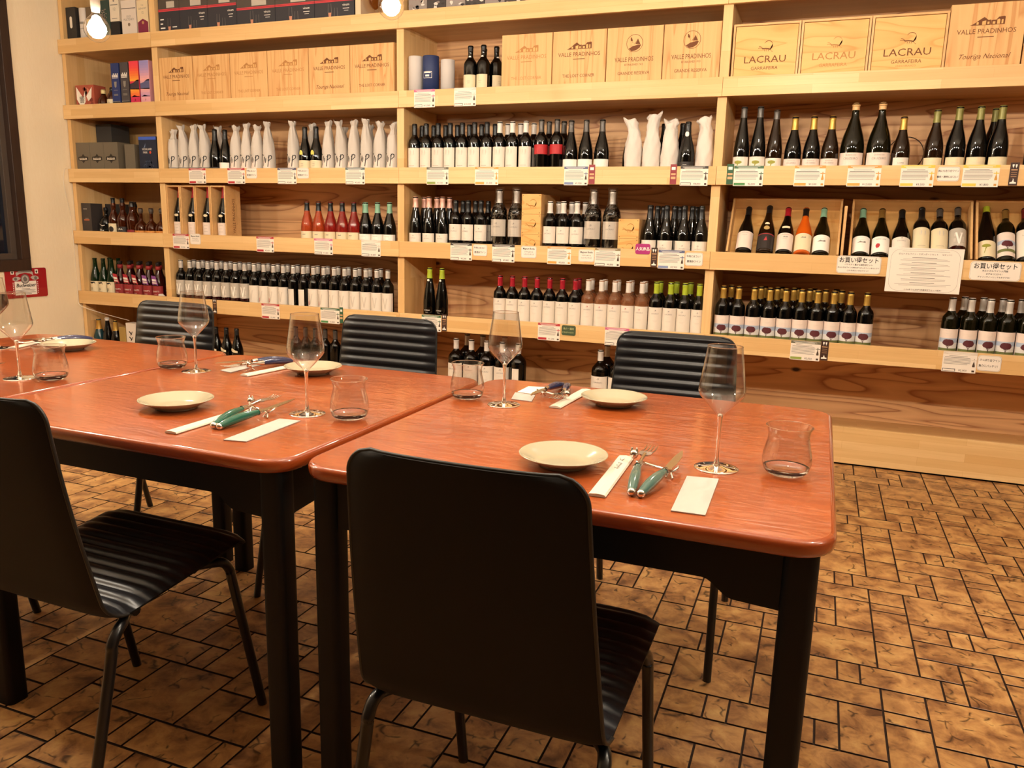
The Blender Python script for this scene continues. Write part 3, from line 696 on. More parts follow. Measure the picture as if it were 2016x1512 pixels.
def d_tree(m, fn, w):
    # picture: blue sky fading to white over a green field, round dark-red tree
    m.rect(-w*.86, w*.86, .086, .106, fn, 2, 4); m.rect(-w*.86, w*.86, .058, .086, fn, 3, 4); m.rect(-w*.86, w*.86, .042, .058, fn, 4, 4)
    g = lambda x, z: tuple(Vector(fn(x, z))*1.0)
    up = cyl(.0375+.0019)
    m.flat(blob(.001, .086, .0255, .0165, 22, 4), up, 5)
    for P in ([(-.0015, .052), (.0015, .052), (.001, .074), (-.001, .074)], [(0, .060), (.001, .060), (.012, .076), (.010, .077)], [(0, .060), (-.001, .059), (-.011, .075), (-.009, .076)]): m.flat(P, up, 6)
    m.rect(-.012, .012, .128, .1290, fn, 7); m.rect(-.008, .008, .121, .1218, fn, 7)
def d_V(m, fn, w):
    for x, z, a, b in ((-.02, .14, .012, .018), (.004, .145, .016, .012), (-.022, .11, .01, .02), (.016, .12, .008, .03), (-.006, .08, .02, .014), (.012, .085, .012, .018)): m.rect(x, x+a, z-b, z, fn, 2)
    up = cyl(.0375+.0019)
    m.flat([(-.016, .142), (-.007, .142), (.001, .098), (.010, .140), (.017, .142), (.005, .078), (-.002, .078)], up, 1); m.rect(-w, w, .050, .068, fn, 3, 6)
def d_Vw(red):
    def f(m, fn, w):
        m.flat([(-.017, .128), (-.009, .128), (.000, .082), (.009, .126), (.016, .128), (.004, .062), (-.003, .062)], fn, 1)
        if red: m.flat([(-.016, .055), (-.008, .055), (-.009, .075), (-.012, .086), (-.015, .075)], fn, 2)
        m.rect(-.015, .018, .0435, .0445, fn, 1)
    return f
def d_pine(m, fn, w):
    m.flat(blob(-.006, .071, .020, .0085, 16, 9), fn, 1); m.flat([(-.009, .064), (-.006, .064), (-.011, .040), (-.014, .030), (-.016, .030)], fn, 1); m.flat([(-.006, .066), (-.001, .066), (-.009, .050)], fn, 1)
def d_words(rows, ink=1):
    def f(m, fn, w):
        for t, s, z in rows: m.text(t, s, 0, z, fn, ink)
    return f
def d_lines(zs, ink=1, w0=.016):
    def f(m, fn, w):
        for i, z in enumerate(zs): m.rect(-w0*(1-.25*(i % 2)), w0*(1-.25*(i % 2)), z, z+.0012, fn, ink)
    return f
def house(m, fn, cx, z, s, mi):
    """line of farm roofs, the estate drawing"""
    for P in ([(-1, 0), (-.75, .12), (-.45, .34), (-.2, .5), (.05, .3), (.2, .32), (.2, 0)], [(.22, 0), (.22, .28), (.5, .30), (.62, .46), (.95, .5), (1.0, .45), (1.0, 0)]):
        m.flat([(cx+x*s, z+y*s) for x, y in P], fn, mi)
def house_cut(m, fn, cx, z, s, mi):
    for P in ([(-.62, .05), (-.62, .2), (-.5, .2), (-.5, .05)], [(-.3, .02), (-.3, .24), (-.08, .28), (-.08, .02)], [(.0, .05), (.0, .2), (.12, .2), (.12, .05)], [(.3, .04), (.3, .2), (.45, .2), (.45, .04)], [(.55, .03), (.55, .3), (.66, .34), (.72, .3), (.72, .03)], [(.8, .05), (.8, .3), (.9, .3), (.9, .05)]):
        m.flat([(cx+x*s, z+y*s) for x, y in P], fn, mi)
def d_house(z, s=.016):
    def f(m, fn, w): house(m, fn, 0, z, s, 1); m.rect(-.018, .018, z+.016, z+.0172, fn, 2); m.rect(-.012, .012, z-.010, z-.0092, fn, 2)
    return f
C = lambda n, c, r=.35, **k: mat(n, c, r, **k)
CAPS = dict(black=C('cap_black', '#141416', .3), grey=C('cap_grey', '#55504c', .3, metal=.3), white=C('cap_white', '#ddd5cc', .3), silver=C('cap_silver', '#cfc8c0', .3, metal=.25), pink=C('cap_pink', '#dba896', .3, metal=.2), gold=C('cap_gold', '#c09a4a', .3, metal=.55),
            red=C('cap_red', '#9b1626', .3), lime=C('cap_lime', '#a3b32c', .35), mint=C('cap_mint', '#7fae92', .4), olive=C('cap_olive', '#7e7a3f', .35, metal=.2), wax=C('cap_wax', '#d8ac74', .4), darkred=C('cap_dark_red', '#5a1016', .3), bronze=C('cap_bronze', '#8a6a35', .3, metal=.4), cream=C('cap_cream', '#d9c58a', .4), tan=C('cap_tan', '#b98a3a', .35, metal=.3))
LP = mat('label_paper', '#e3d9cc', .6); LPC = mat('label_cream', '#e2d3b0', .6); LPP = mat('label_pinkish', '#e5d4c9', .6); LGREY = mat('label_grey', '#b8b0a4', .6); LSH = mat('label_shade', '#c9c0b4', .6); FAINT = mat('label_faint', '#cfc5b8', .6)
REDINK = mat('red_ink', '#b5353a', .6); SKY = mat('print_sky', '#a9b7cc', .6); MIST = mat('print_mist', '#d9d6d4', .6); FIELD = mat('print_field', '#6b7140', .6); CROWN = mat('print_tree_crown', '#562229', .6); TRUNK = mat('print_trunk', '#3a2522', .6); TREEGREEN = mat('print_tree_green', '#94943a', .6)
REDBAND = mat('red_label', '#b3262b', .5); DARKLABEL = mat('dark_label', '#2b2624', .5); ORANGELABEL = mat('orange_label', '#d18a3c', .5); MAROON = mat('maroon_label', '#8c2527', .5); PURPLE = mat('purple_tag', '#8a4f9a', .5); REDTAG = mat('red_tag', '#b02b3c', .5); YEL = mat('yellow_print', '#dcd56a', .5)

def kind(prof, glass, cap, ln, labels, dome=False, name='wine_bottle', cat='bottle', n=22):
    H = prof[-1][1]
    body = share(MB().lathe(prof, n), 'bottle_glass', glass)
    parts = [('bottle_glass', body)]
    if cap: parts.append(('capsule', capsule_mesh(prof, ln, CAPS[cap], dome)))
    for l in labels: parts.append(l if isinstance(l, tuple) else ('label', l))
    return dict(parts=parts, name=name, cat=cat, H=H, r=max(p[0] for p in prof))
B30, U, A = prof_bord(), prof_burg(.292), prof_als(.34)
W = wrap_label
LACM = [LP, GREYINK, REDINK, FAINT]
K = {}
lv = W(.0375, .02, .163, 150, [LP, GREYINK, FAINT], d_vine)
K['vine'] = kind(B30, DARKGLASS, 'black', .062, [lv]); K['vinew'] = kind(B30, DARKGLASS, 'white', .060, [lv])
K['redband'] = kind(prof_bord(.306), DARKGLASS, 'grey', .066, [W(.0375, .121, .172, 170, [REDBAND])])
K['burgw'] = kind(prof_burg(.298), DARKGLASS, 'grey', .062, [W(.0405, .012, .092, 170, [WHITE])])
lt = W(.0375, .02, .150, 175, [LPP, INK, SKY, MIST, FIELD, CROWN, TRUNK, FAINT], d_tree)
K['treegold'] = kind(B30, DARKGLASS, 'gold', .062, [lt], True); K['treesilver'] = kind(B30, OLIVEGLASS, 'silver', .064, [lt])
K['V'] = kind(B30, DARKGLASS, 'silver', .052, [W(.0375, .050, .166, 170, [LGREY, WHITE, LSH, WINERED], d_V)])
K['Vw'] = kind(B30, DARKGLASS, 'silver', .052, [W(.0375, .02, .158, 165, [LP, FAINT, REDINK], d_Vw(False))]); K['Vwr'] = kind(B30, DARKGLASS, 'silver', .052, [W(.0375, .02, .158, 165, [LP, FAINT, REDINK], d_Vw(True))])
K['Vside'] = kind(B30, DARKGLASS, 'silver', .052, [W(.0375, .03, .150, 70, [LP, FAINT])])
ll = W(.0375, .02, .170, 170, LACM, d_lac(.133)); llr = W(.0375, .02, .170, 170, LACM, d_lac(.133, red=True))
K['lacred'] = kind(B30, DARKGLASS, 'red', .060, [ll]); K['lacrose'] = kind(B30, PALEROSE, 'white', .060, [llr]); K['laclime'] = kind(prof_bord(.305), DARKGLASS, 'lime', .062, [ll])
lk = W(.0375, .065, .157, 165, LACM, d_lac(.115))
K['lacdark'] = kind(prof_bord(.294), DARKGLASS, 'black', .066, [lk]); K['lacwhite'] = kind(prof_bord(.294), DARKGLASS, 'white', .064, [lk])
K['lime2'] = kind(prof_als(.325), DARKGLASS, 'lime', .062, [('medal', share(MB().flat(rr(.015, .026, .006, 3, 0, .246), cyl(.0195)), 'medal', WHITE)), ('printed_name', share(MB().text('LACRAU', .010, 0, .070, cyl(.0392), 0).rect(-.01, .01, .060, .0608, cyl(.0392)), 'printed_name', WHITE))])
K['pink'] = kind(prof_als(.312), DARKGLASS, 'pink', .062, [W(.0385, .012, .100, 160, LACM, d_lac(.068, .85))])
K['dkburg'] = kind(prof_burg(.280), DARKGLASS, 'black', .066, [W(.0405, .012, .098, 165, LACM, d_lac(.055, .9))])
K['rosered'] = kind(prof_burg(.276), ROSERED, 'black', .058, [W(.0405, .012, .092, 165, [LPC, GREYINK, FAINT], d_house(.070, .012))]); K['roseor'] = kind(prof_burg(.277), ROSE, 'black', .058, [W(.0405, .012, .092, 165, [LPC, GREYINK, FAINT], d_house(.070, .012))])
K['mint'] = kind(prof_burg(.275), DARKGLASS, 'mint', .062, [W(.0405, .012, .085, 165, [WHITE, GREYINK], d_lines((.072, .050)))])
K['pine'] = kind(A, DARKGLASS, 'grey', .052, [W(.0385, .012, .098, 150, [LP, TREEGREEN], d_pine)]); K['pinebrown'] = kind(prof_als(.322), BROWNGLASS, 'grey', .045, [W(.0385, .012, .090, 150, [LP, TREEGREEN], d_pine)])
cz = d_words([('CRUZEIRO', .0098, .062), ('QUINTA DO', .0062, .074)])
K['cruz'] = kind(prof_burg(.287), DARKGLASS, 'gold', .062, [W(.0405, .012, .086, 150, [LPP, GREYINK], cz)], True); K['cruzbrown'] = kind(prof_burg(.286), BROWNGLASS, 'gold', .062, [W(.0405, .012, .086, 150, [LPP, GREYINK], cz)], True)
czm = d_words([('CRUZEIRO', .014, .080), ('QUINTA DO', .0085, .098)])
K['cruzmag'] = kind(prof_burg(.342, .0545), OLIVEGLASS, 'wax', .030, [W(.0545, .012, .112, 140, [LPP, GREYINK], czm)], True)
K['lopes'] = kind(prof_burg(.276), BROWNGLASS, 'gold', .060, [W(.0405, .012, .088, 110, [LP, GREYINK], d_words([('LOPES', .0098, .060)]))], True)
K['olivecap'] = kind(prof_burg(.314, .042), DARKGLASS, 'olive', .060, [W(.042, .012, .088, 130, [LPC, FAINT], d_lines((.064,)))]); K['olivebrown'] = kind(prof_burg(.303, .041), BROWNGLASS, 'olive', .058, [W(.041, .012, .086, 130, [LPC, FAINT], d_lines((.064,)))])
K['port'] = kind(prof_bord(.288, .0385), DARKGLASS, 'black', .030, [W(.0385, .012, .130, 130, [LPC, GREYINK, YEL], d_lines((.095, .085, .050), 1, .010)), ('neck_seal', share(MB().flat(rr(.017, .022, .008, 4, 0, .222), cyl(.0170)), 'neck_seal', WHITE))])
K['plainnarrow'] = kind(prof_burg(.28), DARKGLASS, 'black', .06, [])
K['leopard'] = kind(prof_burg(.30), DARKGLASS, 'black', .07, [W(.0405, .012, .060, 160, [DARKLABEL, REDINK], d_lines((.050,)))])
K['blueburg'] = kind(prof_burg(.295), DARKGLASS, 'black', .06, [W(.0405, .012, .088, 150, [WHITE])])
K['egg'] = kind(prof_burg(.300), DARKGLASS, 'black', .070, [W(.0405, .012, .098, 160, [LPC, GREYINK, REDINK], d_words([('THE', .010, .074), ('LOST', .009, .062)])), ('round_sticker', share(MB().flat(disc(.014, 16, -.008, .140, .019), cyl(.0395)), 'round_sticker', YEL))])
K['sealed'] = kind(prof_burg(.276), DARKGLASS, 'black', .055, [W(.0405, .020, .075, 165, [DARKLABEL, WHITE], d_lines((.060,), 1, .010)), ('neck_seal', share(MB().flat(rr(.020, .024, .008, 4, 0, .214), cyl(.0215)), 'neck_seal', WHITE))])
K['boxed'] = kind(prof_burg(.365, .050), DARKGLASS, 'red', .085, [W(.050, .012, .120, 150, [LPP, GREYINK], d_lines((.100, .080, .060))), ('neck_label', share(MB().flat(blob(0, .165, .018, .0085, 14, 3), cyl(.0495)), 'neck_label', LPC))])
K['lacmag'] = kind(prof_bord(.327, .0490), DARKGLASS, 'white', .062, [W(.0490, .02, .180, 150, LACM, d_lac(.142, 1.2))])
K['lacmagside'] = kind(prof_bord(.327, .0490), DARKGLASS, 'white', .062, [W(.0490, .02, .180, 50, [LP])]); K['lacmagtall'] = kind(prof_bord(.343, .0490), DARKGLASS, 'silver', .070, [W(.0490, .02, .185, 120, LACM, d_lac(.142, 1.2))])
K['wave'] = kind(prof_burg(.272), DARKGLASS, 'black', .045, [('neck_label', share(MB().flat([(-.026, .128), (-.018, .118), (0, .112), (.026, .108), (.026, .122), (.010, .126), (-.004, .136), (-.018, .142)], cyl(.0412)), 'neck_label', LPC)), W(.0405, .012, .08, 150, [LPC])])
K['sun'] = kind(prof_bord(.315), DARKGLASS, 'grey', .060, [W(.0375, .03, .10, 150, [mat('sun_label', '#b06a58', .6), LPC], lambda m, fn, w: [m.flat([(x, .098), (x+.004, .098), (x+.002+.002*(x > 0), .112)], fn, 0) for x in [-.03+.0062*k for k in range(10)]])])
def magwrap():
    k = kind(prof_bord(.358, .0470), DARKGLASS, 'silver', .075, [W(.047, .095, .190, 150, LACM, d_lac(.145, 1.15))])
    return k
K['magnum'] = magwrap()
# one-off bottles for the tilted crates
K['c1'] = kind(U, DARKGLASS, 'black', .055, [W(.0405, .018, .118, 150, [LPP, GREYINK], d_lines((.108, .095)))])
K['c2'] = kind(prof_burg(.300, .042), BROWNGLASS, 'black', .05, [W(.042, .014, .108, 150, [DARKLABEL, REDINK], lambda m, fn, w: [m.flat([(-.008, .060), (.010, .062), (.003, .085)], fn, 1), m.rect(-w*.9, w*.9, .100, .1035, fn, 1, 6)]), ('badge', share(MB().flat(disc(.015, 14, 0, .140, .012), cyl(.0415)), 'badge', mat('gold_badge', '#b79a62', .4))), ('neck_badge', share(MB().flat(disc(.012, 14, 0, .170, .008), cyl(.0355)), 'neck_badge', LPC))])
K['c3'] = kind(U, DARKGLASS, 'red', .058, [W(.0405, .014, .112, 150, [LPP, GREYINK, REDINK], d_house(.085, .013)), ('neck_label', share(MB().flat(rr(.040, .012, .004, 3, 0, .148), cyl(.0405)), 'neck_label', LPC))])
K['c4'] = kind(U, ORANGEWINE, 'black', .055, [W(.0405, .014, .112, 150, [LPC, GREYINK, FAINT], d_house(.085, .013))])
K['c5'] = kind(U, OLIVEGLASS, 'mint', .060, [W(.0405, .014, .105, 150, [WHITE, GREYINK, FAINT], d_house(.065, .020))])
K['d1'] = K['c5']
K['d2'] = kind(U, OLIVEGLASS, 'bronze', .060, [W(.0405, .014, .105, 150, [WHITE, GREYINK, REDINK], lambda m, fn, w: (m.text('MARIA LOPES', .008, 0, .086, fn, 1), m.flat(blob(-.015, .050, .010, .014, 14, 5, .5), fn, 2)))])
K['d3'] = kind(prof_burg(.288), DARKGLASS, 'black', .055, [W(.0405, .014, .105, 150, LACM, d_lac(.080, .9))])
K['d4'] = kind(prof_bord(.305), DARKGLASS, 'black', .085, [W(.0375, .02, .168, 150, [LPC, GREYINK, FAINT], d_vine)])
K['d5'] = kind(B30, DARKGLASS, 'grey', .050, [W(.0375, .02, .165, 150, [LPC, GREYINK, FAINT], d_vine)])
K['d6'] = kind(prof_bord(.308), DARKGLASS, 'grey', .048, [W(.0375, .050, .168, 165, [LGREY, WHITE, LSH, WINERED], d_V)])
K['e1'] = kind(prof_als(.335), DARKGLASS, 'lime', .055, [W(.0385, .012, .100, 150, [LPC, TREEGREEN], d_pine)])
K['e2'] = kind(B30, OLIVEGLASS, 'bronze', .055, [W(.0375, .02, .150, 165, [LPP, INK, SKY, MIST, FIELD, CROWN, TRUNK, FAINT], d_tree)])
K['e3'] = kind(prof_bord(.308), DARKGLASS, 'darkred', .060, [W(.0375, .02, .168, 165, LACM, d_lac(.133, red=True))])
# liquor
K['blackround'] = kind(prof_round(.215, .044, .011, .115), mat('black_glass', '#0c0c0c', .08), 'black', .02, [('white_print', share(MB().flat([(-.03, .10), (-.01, .095), (.01, .085), (.03, .09), (.03, .093), (.01, .089), (-.01, .099), (-.03, .104)], cyl(.0452)).flat([(-.022, .050), (-.012, .050), (-.012, .066), (-.022, .068)], cyl(.0452)).flat([(-.006, .052), (.004, .052), (.002, .064), (-.006, .066)], cyl(.0452)).rect(.010, .022, .052, .058, cyl(.0452)), 'white_print', WHITE))], name='liquor_bottle')
K['stagmalt'] = kind(prof_still(.282, .036), AMBERGLASS, 'black', .035, [W(.0372, .012, .105, 120, [LPC, DARKLABEL], lambda m, fn, w: m.flat(disc(.020, 18, 0, .066), fn, 1))], name='liquor_bottle')
K['jura'] = kind(prof_still(.280, .040), AMBERGLASS, 'black', .03, [W(.0405, .012, .085, 130, [DARKLABEL, WHITE], d_words([('JURA', .018, .062)]))], name='liquor_bottle')
K['amber'] = kind(prof_still(.258, .040), AMBERGLASS, 'black', .035, [W(.0405, .012, .065, 120, [MAROON])], name='liquor_bottle')
K['flask'] = kind(prof_round(.215, .045, .012, .085), AMBERGLASS, 'grey', .035, [W(.0452, .008, .062, 130, [ORANGELABEL, DARKLABEL], d_lines((.050, .040), 1, .014))], name='liquor_bottle')
K['greenbeer'] = kind(prof_burg(.285, .038), GREENGLASS, None, 0, [W(.038, .02, .120, 150, [LPC, INK, YEL], lambda m, fn, w: (m.flat([(-.02, .112), (.02, .116), (.026, .095), (.016, .108), (.0, .100), (-.015, .108)], fn, 1), m.text('25', .022, -.004, .058, fn, 1)))], name='liquor_bottle')
K['grants'] = kind(prof_burg(.272, .042), WINERED, 'black', .018, [W(.042, .012, .112, 150, [MAROON, WHITE, DARKLABEL], lambda m, fn, w: (m.text("GRANT'S", .0135, 0, .070, fn, 1), m.rect(-.012, .012, .052, .0535, fn, 1))), ('collar', share(MB().lathe([(.017, .222), (.019, .222), (.0185, .248), (.0165, .248)], 14), 'collar', MAROON))], name='liquor_bottle')
K['hibiki'] = kind(prof_round(.155, .038, .012, .075), AMBERGLASS, 'cream', .028, [W(.0382, .008, .058, 90, [LPC, INK], d_words([('響', .024, .024)]))], name='liquor_bottle')
K['yamazaki'] = kind(prof_round(.165, .036, .013, .10), AMBERGLASS, 'black', .03, [W(.0362, .008, .085, 110, [LPC, INK], d_words([('山', .022, .050), ('崎', .022, .022)]))], name='liquor_bottle')
K['foil'] = kind(prof_burg(.262, .043), mat('teal_bottle', '#1c3d44', .15), 'tan', .075, [], name='sparkling_bottle'); K['whitetop'] = kind(prof_als(.275), DARKGLASS, 'white', .020, [W(.0385, .012, .085, 140, [LGREY])]); K['goldtop'] = kind(prof_burg(.260, .038), DARKGLASS, 'gold', .075, [])

LEAN = 0
def bottle(kn, x, y, zb, label, group=None, rot=None, tilt=0.):
    k = K[kn]
    t = thing(k['name'], label, k['cat'], (x, y, zb+.0006), 0, group)
    t.rotation_euler = (-tilt, 0, random.uniform(-.16, .16) if rot is None else rot)
    for nm, me in k['parts']: put(nm, me, t)
    return t
def spread(xs, d):
    o = [xs[0]]
    for x in xs[1:]: o.append(max(x, o[-1]+d))
    return o
def row(kn, xs, shelf_k, y, desc, where, group, jit=.004):
    d = 2*max(K[k]['r'] for k in (kn if isinstance(kn, list) else [kn]))+.0012
    for i, x in enumerate(spread(xs, d)):
        bottle(kn[i] if isinstance(kn, list) else kn, x, y, BD[shelf_k], f'{desc}, {ORD[i]} from left {where}', group)
F, B2, B3 = .078, .165, .252
row('vine', [2.713, 2.790, 2.867, 2.945, 3.022, 3.099, 3.176], 3, F, 'dark-capped bottle with white vine label', 'in the front row', 'vine-label bottles')
row('vinew', [3.254, 3.331, 3.411], 3, F, 'white-capped bottle with white vine label', 'in the front row', 'vine-label bottles')
row('vine', [2.716, 2.795, 2.873, 2.950, 3.027, 3.105, 3.190], 3, B2, 'dark-capped bottle behind the vine-label row', 'in the second row', 'vine-label bottles')
row('vinew', [3.268, 3.346, 3.427], 3, B2, 'white-capped bottle behind the vine-label row', 'in the second row', 'vine-label bottles')
row('redband', [3.503, 3.594], 3, F, 'grey-capped bottle with red band label', 'in front', 'red band bottles'); row('redband', [3.518, 3.605], 3, B2, 'grey-capped bottle half hidden behind the red band bottles', 'at the back', 'red band bottles')
row('burgw', [3.675, 3.760, 3.850], 3, F, 'grey-capped sloping bottle with plain white label', 'beside the red bands', 'plain white label bottles')
row(['leopard', 'blueburg'], [1.241, 1.324], 3, F, 'dark unbagged bottle between the tissue bags', 'near the left post', 'unbagged bottles'); row('egg', [1.944, 2.027], 3, F, 'dark bottle with yellow oval sticker between tissue bags', 'in the row', 'unbagged bottles')
bottle('sealed', 4.306, F, BD[3], 'dark bottle with white neck seal between two paper-wrapped bottles')
row('plainnarrow', [3.985, 4.165, 4.263], 3, .17, 'dark bottle hidden behind the white paper-wrapped bottles', 'at the back', 'hidden bottles behind paper wraps')
row(['pine', 'pine', 'pinebrown'], [4.580, 4.659, 4.738], 3, F, 'tall slim bottle with green tree label', 'in the right bay', 'green tree bottles')
row(['cruz', 'cruz', 'cruzbrown'], [4.827, 4.914, 4.998], 3, F, 'gold-capped sloping bottle with pale label', 'between tree bottles and magnums', 'gold-capped sloping bottles')
row('cruzmag', [5.097, 5.214], 3, F+.01, 'big magnum with tan wax top', 'in the right bay', 'wax-top magnums'); bottle('lopes', 5.312, F, BD[3], 'single gold-capped brown bottle right of the wax-top magnums')
row(['olivebrown', 'olivecap', 'olivecap', 'olivecap', 'olivecap'], [5.450, 5.540, 5.626, 5.712, 5.86], 3, F, 'olive-capped sloping bottle with cream label', 'at the right end', 'olive-capped bottles'); bottle('olivecap', 5.70, B2, BD[3], 'olive-capped bottle behind the others at the right end', 'olive-capped bottles')
row('port', [3.060, 3.140], 2, .095, 'port bottle with white neck seal and cream label', 'on the upper shelf', 'port bottles'); bottle('port', 3.108, .18, BD[2], 'port bottle half hidden behind the front pair', 'port bottles', .3); bottle('port', 3.196, .15, BD[2], 'port bottle turned aside, beside the wooden wine cases', 'port bottles', .9)
row(['roseor', 'roseor', 'rosered', 'rosered', 'rosered'], [1.945, 2.031, 2.120, 2.206, 2.290], 4, F, 'black-capped rosé bottle with cream label', 'on the middle shelf', 'rosé bottles')
row('mint', [2.374, 2.458, 2.542, 2.60][:3], 4, F, 'mint-capped dark bottle with white label', 'in front', 'mint-capped bottles'); bottle('mint', 2.315, B2, BD[4], 'mint-capped dark bottle in the back row, nearest the rosé bottles', 'mint-capped bottles'); row('mint', [2.406, 2.492], 4, B2, 'mint-capped dark bottle behind the front ones', 'in the back row', 'mint-capped bottles')
row('pink', [2.720, 2.809, 2.898], 4, F, 'pink-capped slim bottle with white label', 'in front', 'pink-capped bottles'); row('pink', [2.733, 2.818, 2.902], 4, B2, 'pink-capped slim bottle behind the front ones', 'at the back', 'pink-capped bottles')
row('lacdark', [2.985, 3.065, 3.146], 4, F, 'black-capped bottle with large cream label beside pink-capped ones', 'in front', 'black-capped cream label bottles'); row('lacdark', [2.992, 3.073, 3.155], 4, B2, 'black-capped bottle hidden behind the large cream labels', 'at the back', 'black-capped cream label bottles')
row('lacwhite', [3.569, 3.647, 3.726], 4, F, 'white-capped bottle with cream label between crate stack and wrapped magnums', 'in front', 'white-capped bottles'); row('lacwhite', [3.590, 3.668, 3.747], 4, B2, 'white-capped bottle behind the cream-label row', 'at the back', 'white-capped bottles')
row('dkburg', [4.134, 4.222, 4.315, 4.405], 4, F, 'black-capped sloping bottle with low white label by the right post', 'in front', 'black sloping bottles'); row('dkburg', [4.156, 4.249, 4.344], 4, B2, 'black-capped sloping bottle near the right post', 'in the second row', 'black sloping bottles'); row('dkburg', [4.172, 4.262, 4.352], 4, B3, 'black-capped sloping bottle near the right post', 'in the third row', 'black sloping bottles')
row('V', [.895, .9725, 1.050, 1.1275, 1.205, 1.2825, 1.360, 1.4375], 5, F, 'bottle with grey label and big white V', 'on the lower shelf', 'grey V-label bottles')
row(['Vw', 'Vwr', 'Vwr', 'Vw', 'Vside', 'Vside', 'Vwr', 'Vwr', 'Vw', 'Vw', 'Vw', 'Vw', 'Vw', 'Vw'], [1.515+.0778*i for i in range(14)], 5, F, 'silver-capped bottle with pale V label', 'in the front row', 'pale V-label bottles')
row('Vw', [.93, 1.008]+[1.09+.0785*i for i in range(18)], 5, B2, 'silver-capped bottle behind the V-label row', 'in the second row', 'second row of V-label bottles')
row('lime2', [2.816, 2.898], 5, F, 'tall lime-capped bottle with small white medal', 'left of the red caps', 'tall lime-capped bottles')
row('lacred', [3.275, 3.352, 3.428, 3.504, 3.580, 3.656, 3.732], 5, F, 'red-capped bottle with white label', 'on the lower shelf', 'red-capped bottles'); bottle('lacred', 3.728, B2, BD[5], 'red-capped bottle behind the end of the red-capped row', 'red-capped bottles')
row('lacrose', [3.809, 3.885, 3.961, 4.037, 4.114], 5, F, 'pale rosé bottle with white cap and label', 'in front', 'pale rosé bottles'); row('lacrose', [3.805, 3.882, 3.958, 4.034, 4.111], 5, B2, 'pale rosé bottle with white cap', 'in the back row', 'pale rosé bottles')
row('laclime', [4.192, 4.269, 4.345, 4.421][:4], 5, F, 'lime-capped bottle with white label next to the right post', 'in front', 'lime-capped bottles'); row('laclime', [4.196, 4.285, 4.351], 5, B2, 'lime-capped bottle beside the right post', 'in the second row', 'lime-capped bottles')
row('treegold', [4.546, 4.624, 4.702, 4.780, 4.858, 4.935, 5.011, 5.087, 5.163, 5.240], 5, F, 'gold-capped bottle with purple tree label', 'in front', 'gold-capped tree bottles'); row('treegold', [4.576, 4.729, 4.811, 4.893, 4.970, 5.047, 5.124], 5, B2, 'gold-capped tree bottle', 'in the second row', 'gold-capped tree bottles'); row('treegold', [4.741, 4.827, 4.910, 4.991, 5.099], 5, B3, 'gold-capped tree bottle', 'in the third row', 'gold-capped tree bottles')
row('treesilver', [5.614, 5.695, 5.774, 5.852, 5.930, 6.008], 5, F, 'silver-capped bottle with purple tree label', 'at the right end', 'silver-capped tree bottles'); row('treesilver', [5.677, 5.757, 5.839, 5.917, 5.995], 5, B2, 'silver-capped tree bottle', 'in the back row at the right', 'silver-capped tree bottles')
row(['lacmag', 'lacmag', 'lacmag', 'lacmag', 'lacmagside'], [2.987, 3.088, 3.189, 3.290, 3.392], 6, .10, 'white-capped magnum with white label on the bottom shelf', 'behind the tumbler', 'bottom shelf magnums'); row('lacmagtall', [3.010, 3.115, 3.260], 6, .21, 'taller silver-capped magnum on the bottom shelf', 'at the back', 'bottom shelf magnums')
row('lacmag', [3.892, 3.992], 6, .10, 'white-capped magnum on the bottom shelf beside a ribbed chair', 'in front', 'bottom shelf magnums'); row('lacmagtall', [3.900, 4.012], 6, .215, 'tall magnum on the bottom shelf by a chair', 'at the back', 'bottom shelf magnums')
row('wave', [1.152, 1.240, 1.328], 6, .10, 'dark bottle with wavy cream neck label', 'on the bottom shelf', 'wavy label bottles')
row('sun', [1.80, 1.877, 1.954, 2.031, 2.108, 2.19], 6, .12, 'bottle with pinkish sunburst label on the bottom shelf', 'beside a chair', 'sunburst label bottles')
bottle('foil', .085, .08, BD[6], 'teal bottle with gold foil neck on the bottom shelf at the left'); bottle('whitetop', .169, .08, BD[6], 'dark bottle with white top on the bottom shelf at the left'); bottle('goldtop', .248, .08, BD[6], 'dark bottle with shiny gold neck on the bottom shelf, left bay')
bottle('blackround', .215, .10, BD[4], 'round black liquor bottle with white print in the left bay'); bottle('stagmalt', .305, .085, BD[4], 'tall brown whisky bottle with dark round emblem on cream label'); bottle('jura', .392, .085, BD[4], 'waisted whisky bottle with black label in the left bay'); bottle('amber', .478, .085, BD[4], 'amber whisky bottle with dark red label, right of the black-label one'); bottle('amber', .40, .18, BD[4], 'amber whisky bottle standing at the back of the left bay')
row('flask', [.566, .660, .752], 4, .075, 'squat amber flask with orange label', 'in the left bay', 'orange label flasks')
row('greenbeer', [.082, .162, .242], 5, .09, 'green bottle with cream label', 'in the left bay', 'green bottles'); row('greenbeer', [.12, .205], 5, .185, 'green bottle behind the cream-label ones', 'in the left bay', 'green bottles')
def tagm(m): return share(MB().prism([(-.022, -.030), (.024, -.034), (.018, .034), (-.016, .036)], -.001, .001).rect(-.017, .017, -.004, .012, wallfn(-.0016), 1).rect(-.018, .018, -.022, -.010, wallfn(-.0016), 2), 'neck_tag', [m, WHITE, LPP])
TAGR, TAGP = tagm(REDTAG), tagm(PURPLE)
for i, x in enumerate([.330, .418, .506, .594, .682]):
    b = bottle('grants', x, .085, BD[5], f'red-labelled whisky bottle with hanging neck tag, {ORD[i]} from left', 'red-labelled whisky bottles')
    g = put('neck_tag', TAGR if i < 3 else TAGP, b); g.location = (.0, -.0475, .150); g.rotation_euler = (.30, .08, 0)
row('grants', [.335, .424, .513, .602, .691], 5, .178, 'red-labelled whisky bottle behind the tagged ones', 'in the second row', 'red-labelled whisky bottles')
